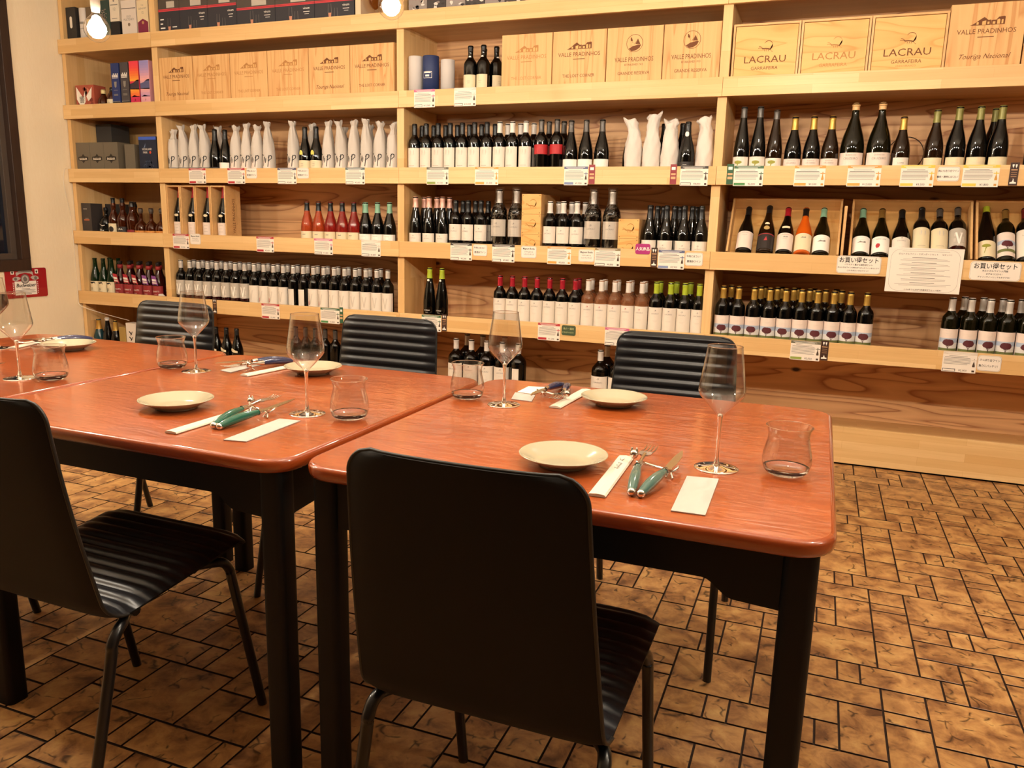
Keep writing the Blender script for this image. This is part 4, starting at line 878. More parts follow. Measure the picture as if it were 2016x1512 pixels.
bottle('hibiki', .292, .085, BD[2], 'small round whisky bottle with cream stopper beside the heart-print box'); bottle('yamazaki', .375, .085, BD[2], 'small whisky bottle with brush-lettered cream label, left of blue cartons')
# cellophane-wrapped magnums
def cello_mesh(seed):
    R = random.Random(seed); P = [(.047, .004), (.0495, .03), (.0492, .10), (.0495, .18), (.0485, .215), (.043, .240), (.034, .262), (.026, .285), (.023, .315), (.024, .345), (.027, .366), (.021, .374)]
    m = MB(); n = 40; rows = []
    Q = []
    for (r0, z0), (r1, z1) in zip(P, P[1:]):
        for k in range(4): t = k/4; Q.append((r0+(r1-r0)*t, z0+(z1-z0)*t))
    for r, z in Q:
        amp = .0006 if .09 < z < .20 else .0026
        rows.append([((r+amp*R.uniform(-.2, 1))*math.cos(2*math.pi*i/n), (r+amp*R.uniform(-.2, 1))*math.sin(2*math.pi*i/n), z) for i in range(n)])
    vs = [p for r in rows for p in r]; m.add(vs, [(i*n+k, i*n+(k+1) % n, (i+1)*n+(k+1) % n, (i+1)*n+k) for i in range(len(rows)-1) for k in range(n)], 0, False)
    return share(m, 'cellophane_wrap', CELLO)
CW = [cello_mesh(1), cello_mesh(2)]
for i, (x, w) in enumerate(((3.256, 'left of the stacked crates, first of two'), (3.362, 'touching the left side of the stacked crates'), (3.815, 'right of the white-capped bottles, first of two'), (3.921, 'touching the left side of the lower crate pair'))):
    b = bottle('magnum', x, .09, BD[4], f'magnum in crinkled clear wrap {w}', 'wrapped magnums', 0); put('cellophane_wrap', CW[i % 2], b)
# tissue-bagged bottles
BAG = mat('tissue_paper', '#c9c1b8', .7); BAGT = mat('tissue_over_glass', '#a9a29a', .6)
def bag_mesh(seed, top, lean):
    R = random.Random(seed); n = 26
    P = [(.036, .001), (.0405, .006), (.0410, .05), (.0410, .10), (.0412, .15), (.0400, .185), (.0365, .215), (.0310, .242), (.0245, top-.058), (.0185, top-.040), (.0165, top-.030), (.0250, top-.012), (.0275, top)]
    Q = []
    for (r0, z0), (r1, z1) in zip(P, P[1:]):
        for k in range(3): t = k/3; Q.append((r0+(r1-r0)*t, z0+(z1-z0)*t))
    Q.append(P[-1]); ph = [R.uniform(0, 6.28) for _ in range(6)]; rows = []
    for r, z in Q:
        f = max(0, min(1, (z-.10)/.15)); rw = []
        for i in range(n):
            a = 2*math.pi*i/n; d = (.0030*math.sin(5*a+ph[0]+z*16)+.0022*math.sin(9*a+ph[1]-z*24))*f+.0003*R.uniform(-1, 1)
            zz = z+(.006*math.sin(2*a+ph[2])+.003*math.sin(5*a+ph[3]) if z >= top-.002 else 0)
            fl = 1-.25*f*abs(math.sin(a+ph[4]))
            rw.append(((r+d)*math.cos(a)*fl+lean*max(0, z-.2)**1.5*8, (r+d)*math.sin(a), zz))
        rows.append(rw)
    m = MB(); vs = [p for r in rows for p in r]; N_ = len(rows)
    m.add(vs, [(i*n+k, i*n+(k+1) % n, (i+1)*n+(k+1) % n, (i+1)*n+k) for i in range(N_-1) for k in range(n)], 0, True)
    return share(m, 'tissue_bag', BAG)
BAGS = [bag_mesh(1, .315, .02), bag_mesh(2, .330, -.06), bag_mesh(3, .328, .02), bag_mesh(4, .300, .03), bag_mesh(5, .333, -.02)]
def brush_mesh(low):
    m = MB(); fn0 = cyl(.0424); fn = lambda x, z: fn0(x*1.25, .060+(z-.046)*1.3); fn.step = .006
    for P in ([(-.030, .072), (-.026, .104), (-.020, .106), (-.012, .100), (-.013, .097), (-.020, .101), (-.025, .096), (-.027, .070)], [(-.022, .050), (-.018, .050), (-.004, .092), (-.008, .094)], [(-.006, .064), (-.002, .064), (.001, .085), (-.003, .086)], [(.006, .046), (.010, .046), (.018, .100), (.014, .101)],
              [(.010, .092), (.022, .102), (.031, .098), (.030, .086), (.014, .074), (.014, .078), (.026, .087), (.027, .095), (.021, .098), (.011, .088)]): m.flat(P, fn, 0)
    return share(m, 'brush_lettering', INK)
BR = brush_mesh(0); BAND = share(MB().lathe([(.0414, .055), (.0418, .055), (.0418, .058), (.0414, .058)], 24), 'dark_band', INK); SHOW = share(MB().rect(-.026, .026, .012, .092, cyl(.0419), 0, 6), 'label_showing_through', LPP)
def bagged(x, y, i, label, low=False):
    t = thing('bagged_bottle', label, 'bottle', (x, y, BD[3]+.0006), random.uniform(-.2, .2), 'tissue-bagged bottles')
    put('tissue_bag', BAGS[i % 5], t); put('brush_lettering', BR, t)
    put('dark_band' if low else 'label_showing_through', BAND if low else SHOW, t)
bx = [.896, .9825, 1.069, 1.1575, 1.410, 1.494, 1.578, 1.668, 1.858, 2.114, 2.208, 2.298, 2.388, 2.478, 2.568]
for i, x in enumerate(bx): bagged(x, F, [3, 1, 2, 1, 0, 2, 0, 4, 4, 2, 1, 2, 4, 0, 3][i], f'wine bottle in white tissue bag with black brush lettering, {ORD[i]} from left in front', i < 4)
for i, x in enumerate([1.205, 1.93, 2.16, 2.25, 2.345, 2.44, 2.53]): bagged(x, B2+.01, i+1, f'tissue-bagged bottle in the back row, {ORD[i]} from left')
# crumpled paper-wrapped bottles
def wrap_mesh(seed, top, fl):
    R = random.Random(seed); n = 30; r = .050
    P = [(.043, .001), (.046, .008), (.0465, .05), (.0465, .10), (.0455, .135), (.0420, .175), (.0350, .210), (.0310, .240), (.0300, top-.045), (.0295, top-.025), (.0300, top-.012), (.0290, top)]
    m = MB(); Q = []; ph = [R.uniform(0, 6.28) for _ in range(8)]
    for (r0, z0), (r1, z1) in zip(P, P[1:]):
        for k in range(4): t = k/4; Q.append((r0+(r1-r0)*t, z0+(z1-z0)*t))
    Q += [(.0290, top), (.024, top-.004), (.012, top-.012), (.004, top-.014)]; rows = []
    for j, (q, z) in enumerate(Q):
        rw = []
        for i in range(n):
            a = 2*math.pi*i/n; k = min(1, q/.02)
            d = (.0016*math.sin(4*a+ph[0]+z*40)+.0013*math.sin(7*a-z*70+ph[1])+.0012*math.sin(11*a+z*110+ph[2])+.0005*R.uniform(-1, 1))*k
            g = max(0, 1-abs(z-top)/.03); zz = z+g*(.012*math.sin(a+ph[3])+.008*math.sin(3*a+ph[4]))
            rw.append(((q+d)*math.cos(a)*(1+.35*g)+fl*max(0, z-(top-.06)), (q+d)*math.sin(a)*(1-.25*g), zz))
        rows.append(rw)
    vs = [p for r_ in rows for p in r_]; m.add(vs, [(i*n+k, i*n+(k+1) % n, (i+1)*n+(k+1) % n, (i+1)*n+k) for i in range(len(rows)-1) for k in range(n)]+[[(len(rows)-1)*n+k for k in range(n)]], 0, True)
    return share(m, 'paper_wrap', mat('crumpled_white_paper', '#d9cfc6', .75))
for i, (x, tp, fl) in enumerate(((4.022, .290, -.35), (4.120, .318, .12), (4.217, .285, .0), (4.397, .292, -.25))):
    t = thing('paper_wrapped_bottle', ['paper-wrapped bottle with torn flap to the left, first of four', 'tallest white paper-wrapped bottle, second of four', 'round-topped white paper-wrapped bottle beside the sealed dark bottle', 'white paper-wrapped bottle next to the right post'][i], 'bottle', (x, F+.008, BD[3]+.0006), 0, 'paper-wrapped bottles')
    put('paper_wrap', wrap_mesh(i+3, tp, fl), t)

# ------------------------------------------------------------------ wooden wine cases
def wine_case(x0, x1, z0, h, y0, depth, label, deco, front=BOXWOOD, framed=False, planks=None, group='wooden wine cases'):
    t = thing('wine_case', label, 'wooden box', ((x0+x1)/2, y0, z0+.0006), 0, group); w = x1-x0-.003
    body = MB(); th = .010
    body.box(-w/2, -w/2+th, 0, depth, 0, h); body.box(w/2-th, w/2, 0, depth, 0, h); body.box(-w/2+th, w/2-th, 0, depth, 0, th); body.box(-w/2+th, w/2-th, 0, depth, h-th, h); body.box(-w/2+th, w/2-th, depth-th, depth, th, h-th)
    body.build('case_body', CRATE, t, .0008)
    ins = .012 if framed else .0015; yy = .004 if framed else -.006
    if planks:
        n = len(planks); xs = [-w/2+ins+(w-2*ins)*q for q in planks]+[w/2-ins]
        for a, b in zip(xs, xs[1:]): MB().box(a, b-.0003, yy, yy+.008, ins, h-ins).build('front_plank', front, t, .0004)
    else: MB().box(-w/2+ins, w/2-ins, yy, yy+.008, ins, h-ins).build('front_panel', front, t, .0006)
    me_, mt_ = MB(), MB(); deco(me_, mt_, wallfn(yy-.0005), w, h); IK = [BROWNINK, FAINTINK, mat('case_gap', '#d6a86a', .7)]; me_.build('burnt_emblem', IK, t); mt_.build('burnt_lettering', IK, t)
    return t
def p_estate(last, ink=0, script=False):
    def f(m, q, fn, w, h):
        house(m, fn, 0, h*.705, w*.23, ink); house_cut(m, lambda x, z: tuple(Vector(fn(x, z))+Vector((0, -.0004, 0))), 0, h*.705, w*.23, 2)
        q.text('VALLE PRADINHOS', .0290, 0, h*.595, fn, ink, width=w*.78); q.rect(-.032, .032, h*.545, h*.556, fn, ink)
        q.text(last, .030 if script else .0225, 0, h*.265, fn, ink, shear=.4 if script else 0, width=w*.68 if script else w*.60)
    return f
def p_ship(m, q, fn, w, h):
    cz_ = h*.745; R = .043
    o = disc(R, 28, 0, cz_); i = disc(R-.0022, 28, 0, cz_)
    for k in range(28): m.add([fn(*o[k]), fn(*o[(k+1) % 28]), fn(*i[(k+1) % 28]), fn(*i[k])], [(0, 1, 2, 3)], 0)
    m.flat([(-.030, cz_-.026), (-.010, cz_-.014), (.018, cz_-.008), (.034, cz_-.008), (.026, cz_-.024), (.006, cz_-.036), (-.014, cz_-.038)], fn, 0)
    m.flat([(.004, cz_-.004), (.030, cz_-.006), (.016, cz_+.022)], fn, 0); m.flat([(-.002, cz_-.005), (.001, cz_-.005), (.013, cz_+.018)], fn, 0)
    m.flat([(-.022, cz_+.014), (-.014, cz_+.008), (-.010, cz_+.014), (-.016, cz_+.026), (-.022, cz_+.030)], fn, 0); m.flat([(-.013, cz_+.008), (-.011, cz_+.008), (-.004, cz_-.008)], fn, 0)
    q.text('VALLE PRADINHOS', .0320, 0, h*.465, fn, 0, width=w*.69); q.text('ESTABLISHED 1913', .0135, 0, h*.405, fn, 0, width=w*.33); q.text('GRANDE RESERVA', .0225, 0, h*.265, fn, 0, width=w*.57)
def p_lac(extra=None, ink=0):
    def f(m, q, fn, w, h):
        scorpion(m, fn, .008, h*.60, .042, ink); q.text('LACRAU', .046, 0, h*.385, fn, ink, width=w*.62); q.text('GARRAFEIRA', .0215, 0, h*.275, fn, ink, width=w*.40)
        if extra: q.text(extra, .0115, 0, h*.222, fn, 1, width=w*.27)
    return f
xs_ = [.853, 1.132, 1.429, 1.715, 2.018, 2.308, 2.606]
LC, TN = 'THE LOST CORNER', 'Touriga Nacional'
decs = [p_estate(TN, 0, True), p_estate(LC, 1), p_estate(LC, 1), p_estate(LC, 1), p_estate(TN, 0, True), p_estate(LC, 0)]
pk = [[0, .45, .8], [0, .35, .6], None, [0, .3, .7], [0, .36, .66], [0, .62, .75]]
for i in range(6): wine_case(xs_[i], xs_[i+1], BD[2], .322, .036, .20, f'estate-printed wooden wine case left of the middle post, {ORD[i]} from left', decs[i], planks=pk[i])
xs_ = [3.274, 3.568, 3.865, 4.160, 4.448]
decs = [p_estate(LC, 1), p_estate(LC, 0), p_ship, p_ship]
lb = ['wooden wine case with faded roof drawing, right of the port bottles', 'wooden wine case with roof drawing, left of the sailing boat emblem cases', 'wooden wine case with round sailing boat emblem, left of the pair', 'wooden wine case with round sailing boat emblem, right of the pair']
for i in range(4): wine_case(xs_[i], xs_[i+1], BD[2], .318, .036, .20, lb[i], decs[i], planks=[[0, .3, .5], [0, .33, .42], None, None][i])
xs_ = [4.502, 4.818, 5.127, 5.447, 5.745]
lb = ['yellow plywood case with scorpion emblem, nearest the post', 'yellow plywood case with faded scorpion emblem, middle of three', 'yellow plywood case with scorpion emblem and third line of small text', 'taller pale wooden case with roof drawing and script, at the upper right']
for i in range(4):
    wine_case(xs_[i], xs_[i+1], BD[2], .318 if i == 3 else .296, .036, .20, lb[i], [p_lac(), p_lac(None, 1), p_lac('VINHO BRANCO'), p_estate(TN, 0, True)][i], BOXWOOD2 if i < 3 else BOXWOOD, framed=i < 3)
wine_case(5.747, 6.05, BD[2], .318, .036, .20, 'wooden wine case cut off by the right edge of the picture', p_estate(TN, 0, True))
# stacked single-bottle crates with scorpion mark
def small_crate(x0, x1, z0, h, label):
    t = thing('small_crate', label, 'wooden box', ((x0+x1)/2, .034, z0+.0006), 0, 'small scorpion-mark crates'); w = x1-x0
    MB().box(-w/2, w/2, .008, .34, 0, h-.001).build('crate_body', CRATE, t, .001); MB().box(-w/2, w/2, 0, .0078, 0, h-.001).build('end_panel', BOXWOOD2, t, .0008)
    m = MB(); scorpion(m, wallfn(-.0005), .006, h*.42, .040); m.build('burnt_mark', FAINTINK if False else mat('light_burn', '#a8702f', .7), t)
    m = MB()
    for sx in (-1, 1):
        for sz in (.008, h-.009): m.lathe([(0, 0), (.0022, 0), (.0022, .0006)], 7, 0, Matrix.Translation((sx*(w/2-.008), -.0005, sz)) @ Matrix.Rotation(math.pi/2, 4, 'X'))
    m.build('nail_heads', SCREW, t)
for i in range(3): small_crate(3.4145, 3.529, BD[4]+.111*i, .111, f'small pine crate with scorpion mark, {["bottom", "middle", "top"][i]} of the stack of three')
for i in range(2): small_crate(3.9735, 4.086, BD[4]+.1035*i, .1035, f'small pine crate with scorpion mark, {["lower", "upper"][i]} of the stacked pair')
# four open single-bottle cases
for i, (a, b) in enumerate(((.853, .966), (.969, 1.092), (1.095, 1.218), (1.221, 1.344))):
    t = thing('open_bottle_case', f'open upright wooden bottle case, {ORD[i]} of four from the left post', 'wooden box', ((a+b)/2, .030, BD[4]+.0006), 0, 'open upright bottle cases'); w = b-a; h = .368
    MB().box(-w/2, -w/2+.009, 0, .145, 0, h).build('side_panel', CRATE, t, .0006); r_ = MB().box(w/2-.009, w/2, 0, .145, 0, h).build('side_panel', CRATE, t, .0006)
    MB().box(-w/2+.009, w/2-.009, 0, .145, h-.009, h).build('top_panel', CRATE, t); MB().box(-w/2+.009, w/2-.009, 0, .145, 0, .009).build('bottom_panel', CRATE, t); MB().box(-w/2+.009, w/2-.009, .137, .145, .009, h-.009).build('back_panel', CRATE, t)
    if i == 3:
        fn = lambda y, z: (w/2+.0005, y, z); MB().text('VALLE PRADINHOS', .034, .088, .175, fn, 0, rot=1, width=.225).rect(.104, .1055, .12, .25, fn, 0).build('burnt_print', BROWNINK, t)
    bottle('boxed', (a+b)/2, .030+.066, BD[4]+.0095, f'red-capped big bottle standing in the {ORD[i]} open wooden case', 'bottles in open cases', 0)

# ------------------------------------------------------------------ tilted display crates with reclining bottles
TILT = math.radians(35)
def tilted_crate(x0, x1, bots, label, word):
    w = x1-x0; D = .095; O = Vector(((x0+x1)/2, .030, BD[4]+D*math.sin(TILT)+.001)); R = Matrix.Rotation(-TILT, 3, 'X')
    t = thing('display_crate', label, 'wooden box', O, 0, 'tilted display crates'); t.rotation_euler = (-TILT, 0, 0); L_ = .335; th = .010
    MB().box(-w/2, w/2, D-.008, D, 0, L_).build('back_board', BOXWOOD2, t, .0006)
    for s in (-1, 1): MB().box(s*(w/2)-(th if s > 0 else 0), s*(w/2)+(th if s < 0 else 0), 0, D-.008, 0, L_).build('side_board', CRATE, t, .0008)
    MB().box(-w/2+th, w/2-th, .0, D-.008, L_-th, L_).build('top_board', CRATE, t, .0008); MB().box(-w/2+th, w/2-th, .030, D-.008, 0, th).build('bottom_board', CRATE, t, .0008)
    for i, (kn, x, d) in enumerate(bots):
        r = K[kn]['r']; p = O + R @ Vector((x-(x0+x1)/2, D-.010-r, th+.001))
        b = bottle(kn, p.x, p.y, p.z, d, 'bottles in tilted crates', 0, TILT)
tilted_crate(4.545, 5.085, [('c1', 4.628, 'black-capped bottle with pale label, first in the left tilted crate'), ('c2', 4.732, 'brown bottle with black label and gold badge in the left tilted crate'), ('c3', 4.826, 'red-capped bottle with white label in the left tilted crate'), ('c4', 4.913, 'orange wine bottle with black cap in the left tilted crate'), ('c5', 5.000, 'mint-capped bottle at the right of the left tilted crate')], 'tilted open crate holding five bottles, nearest the post', 'left')
tilted_crate(5.130, 5.664, [('d1', 5.184, 'mint-capped bottle at the left of the middle tilted crate'), ('d2', 5.272, 'bronze-capped bottle with red drawing behind the large sheet'), ('d3', 5.362, 'black-capped sloping bottle behind the large printed sheet'), ('d4', 5.450, 'long black-capped bottle with cream label behind the printed sheet'), ('d5', 5.529, 'grey-capped bottle with cream label, second last in middle crate'), ('d6', 5.607, 'grey-capped bottle with V label at the right of middle crate')], 'tilted open crate holding six bottles behind the printed sheet', 'middle')
tilted_crate(5.676, 6.215, [('e1', 5.728, 'lime-capped slim bottle in the right tilted crate'), ('e2', 5.808, 'bronze-capped tree-label bottle in the right tilted crate'), ('e3', 5.888, 'dark-red-capped bottle in the right tilted crate at the picture edge')], 'tilted open crate at the right edge of the picture', 'right')
tag(MB().box(5.093, 5.105, .05, .36, BD[4]+.0006, BD[4]+.29).build('crate_lid', CRATE), 'thin crate lid standing on edge behind the gap between tilted crates', 'lid')

# ------------------------------------------------------------------ cartons, tubes and boxes of the left bay and the top shelf
def carton(x0, x1, y0, dep, z0, h, main, label, deco=None, mats=(), name='carton', cat='box', group=None, rz=0.):
    t = thing(name, label, cat, ((x0+x1)/2, y0+dep/2, z0+.0006), rz, group); w = x1-x0
    MB().box(-w/2, w/2, -dep/2, dep/2, 0, h).build('carton_body', main, t, .0012)
    if deco:
        m = MB(); deco(m, wallfn(-dep/2-.0006), w, h); m.build('printed_front', list(mats), t)
    return t
P_ = lambda n, c: mat('print_'+n, c, .5)
def spirit(wtop, wbot):
    def f(m, fn, w, h):
        m.rect(-w/2+.001, w/2-.001, 0, h*.21, fn, 1); m.rect(-w/2+.001, w/2-.001, h*.205, h*.213, fn, 2)
        for k, q in enumerate((-.32, -.18, -.05, .08, .2, .32)): m.rect(w*q-.003, w*q+.003, h*.71, h*(.76+.03*(k % 2)), fn, 2)
        m.rect(-w*.36, w*.36, h*.69, h*.70, fn, 2); m.flat([(-w*.17, h*.62), (w*.17, h*.62), (w*.12, h*.52), (0, h*.49), (-w*.12, h*.52)], fn, 3)
        for z in (.44, .36, .345, .33): m.rect(-w*.26, w*.26, h*z, h*(z+.008), fn, 3)
    return f
carton(.417, .486, .045, .075, BD[2], .313, P_('navy', '#27356b'), 'tall navy spirit carton with black foot', spirit(0, 0), [P_('x', '#27356b'), P_('black', '#1e1c20'), WHITE, GREYINK])
carton(.498, .568, .045, .075, BD[2], .315, P_('slate', '#4a4345'), 'tall grey spirit carton with black foot, right of the navy one', spirit(0, 0), [P_('x2', '#4a4345'), P_('black', '#1e1c20'), WHITE, GREYINK])
def sunset(m, fn, w, h):
    a = w/2-.0008
    for k in range(8): m.rect(-a, a, h*(.60+.05*k), h*(.65+.05*k), fn, k)
    for k in range(4): m.rect(-a, a, h*(.29+.04*k), h*(.33+.04*k), fn, [3, 2, 1, 0][k])
    m.flat([(-a, h*.44), (a, h*.43), (a, h*.63), (w*.2, h*.62), (-w*.1, h*.57), (-a, h*.55)], fn, 8); m.flat([(-w*.4, h*.29), (-w*.1, h*.32), (w*.2, h*.30), (a, h*.295), (a, h*.285), (-w*.4, h*.285)], fn, 8)
    m.rect(-a, a, 0, h*.285, fn, 9); m.text('YAZURA', .0155, 0, h*.13, fn, 10); m.rect(-w*.2, w*.2, h*.085, h*.092, fn, 10); m.flat([(-.004, h*.21), (.004, h*.21), (0, h*.25)], fn, 10)
g1 = [P_('s%d' % i, c) for i, c in enumerate(('#f5a13c', '#f4903a', '#f27c38', '#f06a3a', '#ee5a40', '#ea4a48', '#e8434c', '#e63e50'))]; g2 = [P_('t%d' % i, c) for i, c in enumerate(('#eaa9a8', '#dfa4ae', '#cf9cb4', '#c097ba', '#b092bd', '#a48fc0', '#9a8cc0', '#948ac0'))]
carton(.580, .660, .045, .075, BD[2], .318, P_('crimson', '#c62a4c'), 'tall carton with red and orange sunset print', sunset, g1+[P_('hill', '#3a2f3a'), P_('crimson2', '#cf2f55'), WHITE])
carton(.669, .750, .045, .075, BD[2], .318, P_('pinkc', '#dfa3ad'), 'tall carton with lilac dusk print and pink foot', sunset, g2+[P_('hill2', '#5a5a80'), P_('rose', '#e3a4ae'), P_('mauve', '#b06a86')])
def heart(m, fn, w, h):
    for i in range(16): m.flat(blob(random.uniform(-w*.4, w*.4), random.uniform(h*.1, h*.9), .016, .014, 8, i, .5), fn, 1+i % 2)
    up = lambda x, z: tuple(Vector(fn(x, z))+Vector((0, -.0005, 0)))
    m.flat([(-w*.45, h*.95), (-w*.1, h*.55), (w*.02, h*.78), (w*.02, h*.4), (-w*.2, h*.18), (-w*.45, h*.5)], up, 3); m.flat([(w*.08, h*.6), (w*.40, h*.92), (w*.35, h*.55), (w*.18, h*.42)], up, 3)
    m.text('響', .05, -w*.17, h*.38, lambda x, z: tuple(Vector(fn(x, z))+Vector((0, -.001, 0))), 4)
carton(.075, .245, .05, .10, BD[2], .185, P_('brick', '#a8503c'), 'small red patterned gift box with white shapes at the left', heart, [P_('brick', '#a8503c'), P_('salmon', '#c9735c'), P_('rust', '#7e2f26'), PAPER, INK])
# third shelf: dark olive boxes with dark hexagon badge
def badge(m, fn, w, h):
    for s, mi in ((1, 0), (.88, 1)):
        m.flat([(x*s*w*.36, h*.53+z*s*h*.14) for x, z in ((-1, .35), (-.3, .5), (0, 1), (.3, .5), (1, .35), (1, -.35), (.3, -.5), (0, -1), (-.3, -.5), (-1, -.35))], lambda x, z: tuple(Vector(fn(x, z))+Vector((0, -.0002*mi, 0))), mi)
    m.text('BALBLAIR', .0195, 0, h*.49, lambda x, z: tuple(Vector(fn(x, z))+Vector((0, -.0008, 0))), 2, stretch=.85, bold=.02); m.rect(-w*.3, w*.3, h*.03, h*.045, fn, 2)
OL = P_('olivebox', '#6a6152')
for i, (a, b, rz) in enumerate(((.040, .168, 0), (.170, .298, 0), (.300, .428, 0))): carton(a, b, .045, .12, BD[3], .230, OL, f'olive-grey carton with dark badge, {ORD[i]} from left', badge, [P_('bk', '#17130f'), P_('bk2', '#2a241d'), PAPER2], group='olive-grey cartons')
carton(.475, .565, .06, .12, BD[3], .215, OL, 'olive-grey carton turned sideways, next to the blue carton')
carton(.045, .19, .22, .16, BD[3], .375, P_('anthracite', '#3a3836'), 'tall dark grey box standing behind the olive-grey cartons')
def blueprint(m, fn, w, h):
    m.rect(-w/2+.001, w/2-.001, h*.92, h*.995, fn, 3); m.text('HIGHLAND', .0195, -.006, h*.66, fn, 1, stretch=.85); m.text('PARK', .0195, -.022, h*.58, fn, 1, stretch=.85); m.flat(disc(.009, 12, .022, h*.605), fn, 2)
    m.flat([(-w*.26, h*.72), (-w*.2, h*.74), (-w*.1, h*.84), (-w*.14, h*.73)], fn, 4)
    for k in range(16):
        a = k*.9; x = -.03+.02*(k % 4); z = h*(.08+.09*(k//4)); pts = [(x+.012*math.cos(a+q*.7), z+.012*math.sin(a+q*.7)) for q in range(6)]
        m.flat(pts+[(p*.96, q*.985) for p, q in pts[::-1]], fn, 4)
carton(.615, .770, .05, .10, BD[3], .262, P_('darkblue', '#1d2438'), 'dark blue carton with bright blue rim and silver scrollwork', blueprint, [P_('darkblue', '#1d2438'), WHITE, P_('redspot', '#c4452a'), P_('brightblue', '#3f5fc0'), P_('silverblue', '#6f7f9d')])
def plainmark(m, fn, w, h): m.rect(-w*.3, w*.1, h*.82, h*.85, fn, 0); m.rect(-w*.28, w*.28, h*.50, h*.54, fn, 1); m.rect(-w*.15, w*.2, h*.555, h*.57, fn, 0)
carton(.045, .135, .045, .10, BD[4], .242, P_('charcoal', '#3b3533'), 'dark grey carton with a small copper line, left bay middle', plainmark, [GREYINK, P_('copper', '#b2603a')])
carton(.139, .285, .165, .10, BD[4], .242, P_('charcoal2', '#2f2b2a'), 'dark grey carton behind the round black bottle', lambda m, fn, w, h: m.rect(-w*.3, w*.1, h*.55, h*.62, fn, 0), [P_('greyblock', '#4a4644')])
tag(MB().prism([(-.036, 0), (.036, 0), (.030, .030), (-.012, .060), (-.030, .058)], -.001, .02).rect(-.022, .020, .010, .014, wallfn(-.0016), 1).build('paper_tag', [PAPER, GREYINK], None, 0, (.742, .045, BD[5]+.001)), 'folded white paper tag leaning at the end of the red bottles', 'tag')
carton(.290, .352, .07, .06, BD[6], .215, P_('goldbox', '#a98a4a'), 'flat gold carton on the bottom shelf, left bay')
def brush(m, fn, w, h):
    for k in range(4): m.flat([(-.02, h*(.75-.16*k)), (-.012, h*(.77-.16*k)), (.01, h*(.68-.16*k)), (.004, h*(.66-.16*k))], fn, 0); m.flat([(.012, h*(.76-.16*k)), (.018, h*(.76-.16*k)), (.0, h*(.64-.16*k)), (-.006, h*(.65-.16*k))], fn, 0)
carton(.358, .448, .07, .07, BD[6], .250, P_('whitebag', '#e2d6c8'), 'white paper carton with black brush writing on the bottom shelf', brush, [INK])
# gift tubes on the upper shelf
def tube_box(x, y, r, h, m_, label, band=None):
    t = thing('gift_tube', label, 'tube', (x, y, BD[2]+.0006), 0, 'gift tubes'); MB().lathe([(0, 0), (r, 0), (r, h-.004), (r*.97, h-.001), (0, h)], 28).build('tube_body', m_, t)
    if band: MB().flat(rr(.056, .036, .002, 2, 0, h*.56), cyl(r+.0005), 0).flat(rr(.052, .032, .002, 2, 0, h*.56), cyl(r+.0008), 1).rect(-.021, .021, h*.595, h*.62, cyl(r+.0011), 0, 4).rect(-.012, .012, h*.52, h*.56, cyl(r+.0011), 0).build('printed_label', [WHITE, P_('navytube', '#20305e')], t)
WRAPW = mat('white_tube_wrap', '#c8c2be', .7)
tube_box(2.722, .080, .043, .245, WRAPW, 'white paper-wrapped gift tube beside the middle post'); tube_box(2.818, .080, .047, .243, P_('navytube', '#20305e'), 'navy blue gift tube with white framed label', True); tube_box(2.915, .100, .040, .222, WRAPW, 'shorter white gift tube behind the navy one')
# top shelf, left bay
Z1 = BD[1]
carton(.042, .128, .05, .09, Z1, .262, P_('matteblack', '#2b2927'), 'black carton with white oval window at the top left', lambda m, fn, w, h: m.flat(rr(.022, .075, .011, 5, 0, h*.63), fn, 0), [PAPER2])
t = thing('gift_tube', 'white spirit tube at the top left behind the glowing bulb', 'tube', (.172, .09, Z1+.0006), 0, 'spirit packs on the top shelf'); MB().lathe([(0, 0), (.036, 0), (.036, .252), (.034, .255), (0, .255)], 24).build('tube_body', mat('white_tube', '#d9cfc6', .5), t); MB().rect(-.028, .028, .150, .165, cyl(.0365), 0, 6).rect(-.02, .02, .120, .123, cyl(.0365), 0, 4).build('printed_band', GREYINK, t)
def gold_box(m, fn, w, h): m.rect(-w*.45, w*.45, h*.05, h*.70, fn, 0); m.rect(-w*.35, w*.35, h*.50, h*.55, fn, 1)
carton(.213, .285, .06, .07, Z1, .255, P_('brownbox', '#6d5a44'), 'brown carton with pale gold label directly behind the bulb', gold_box, [P_('palegold', '#d9c08a'), GREYINK])
def floral(m, fn, w, h):
    for k in range(22):
        a = k*1.7; r = .004+.0016*k; x = r*math.cos(a)*.8; z = h*.62+r*1.6*math.sin(a); pts = [(x+.012*math.cos(a+q*.6), z+.010*math.sin(a+q*.6)) for q in range(6)]
        m.flat(pts+[(p-.004*math.cos(a), q-.004*math.sin(a)) for p, q in pts[::-1]], fn, k % 2)
carton(.330, .436, .05, .09, Z1, .285, P_('teal', '#2c423c'), 'dark green carton with pale floral swirls behind the bulb', floral, [P_('petal', '#c9b8aa'), P_('petal2', '#a08c80')])
def lines12(m, fn, w, h): m.text('12', .026, 0, h*.42, fn, 0); m.rect(-w*.4, w*.4, h*.62, h*.66, fn, 1); m.flat(disc(.008, 10, 0, h*.80), fn, 1); m.rect(-w*.3, w*.3, h*.1, h*.12, fn, 1)
carton(.441, .520, .05, .09, Z1, .145, P_('blackfoot', '#1d1b1d'), 'low black carton under a white one on the top shelf')
carton(.441, .520, .05, .09, Z1+.1465, .16, P_('ivory', '#e0d3bd'), 'white carton with number 12 on top of a black one', lines12, [GREYINK, GREYINK])
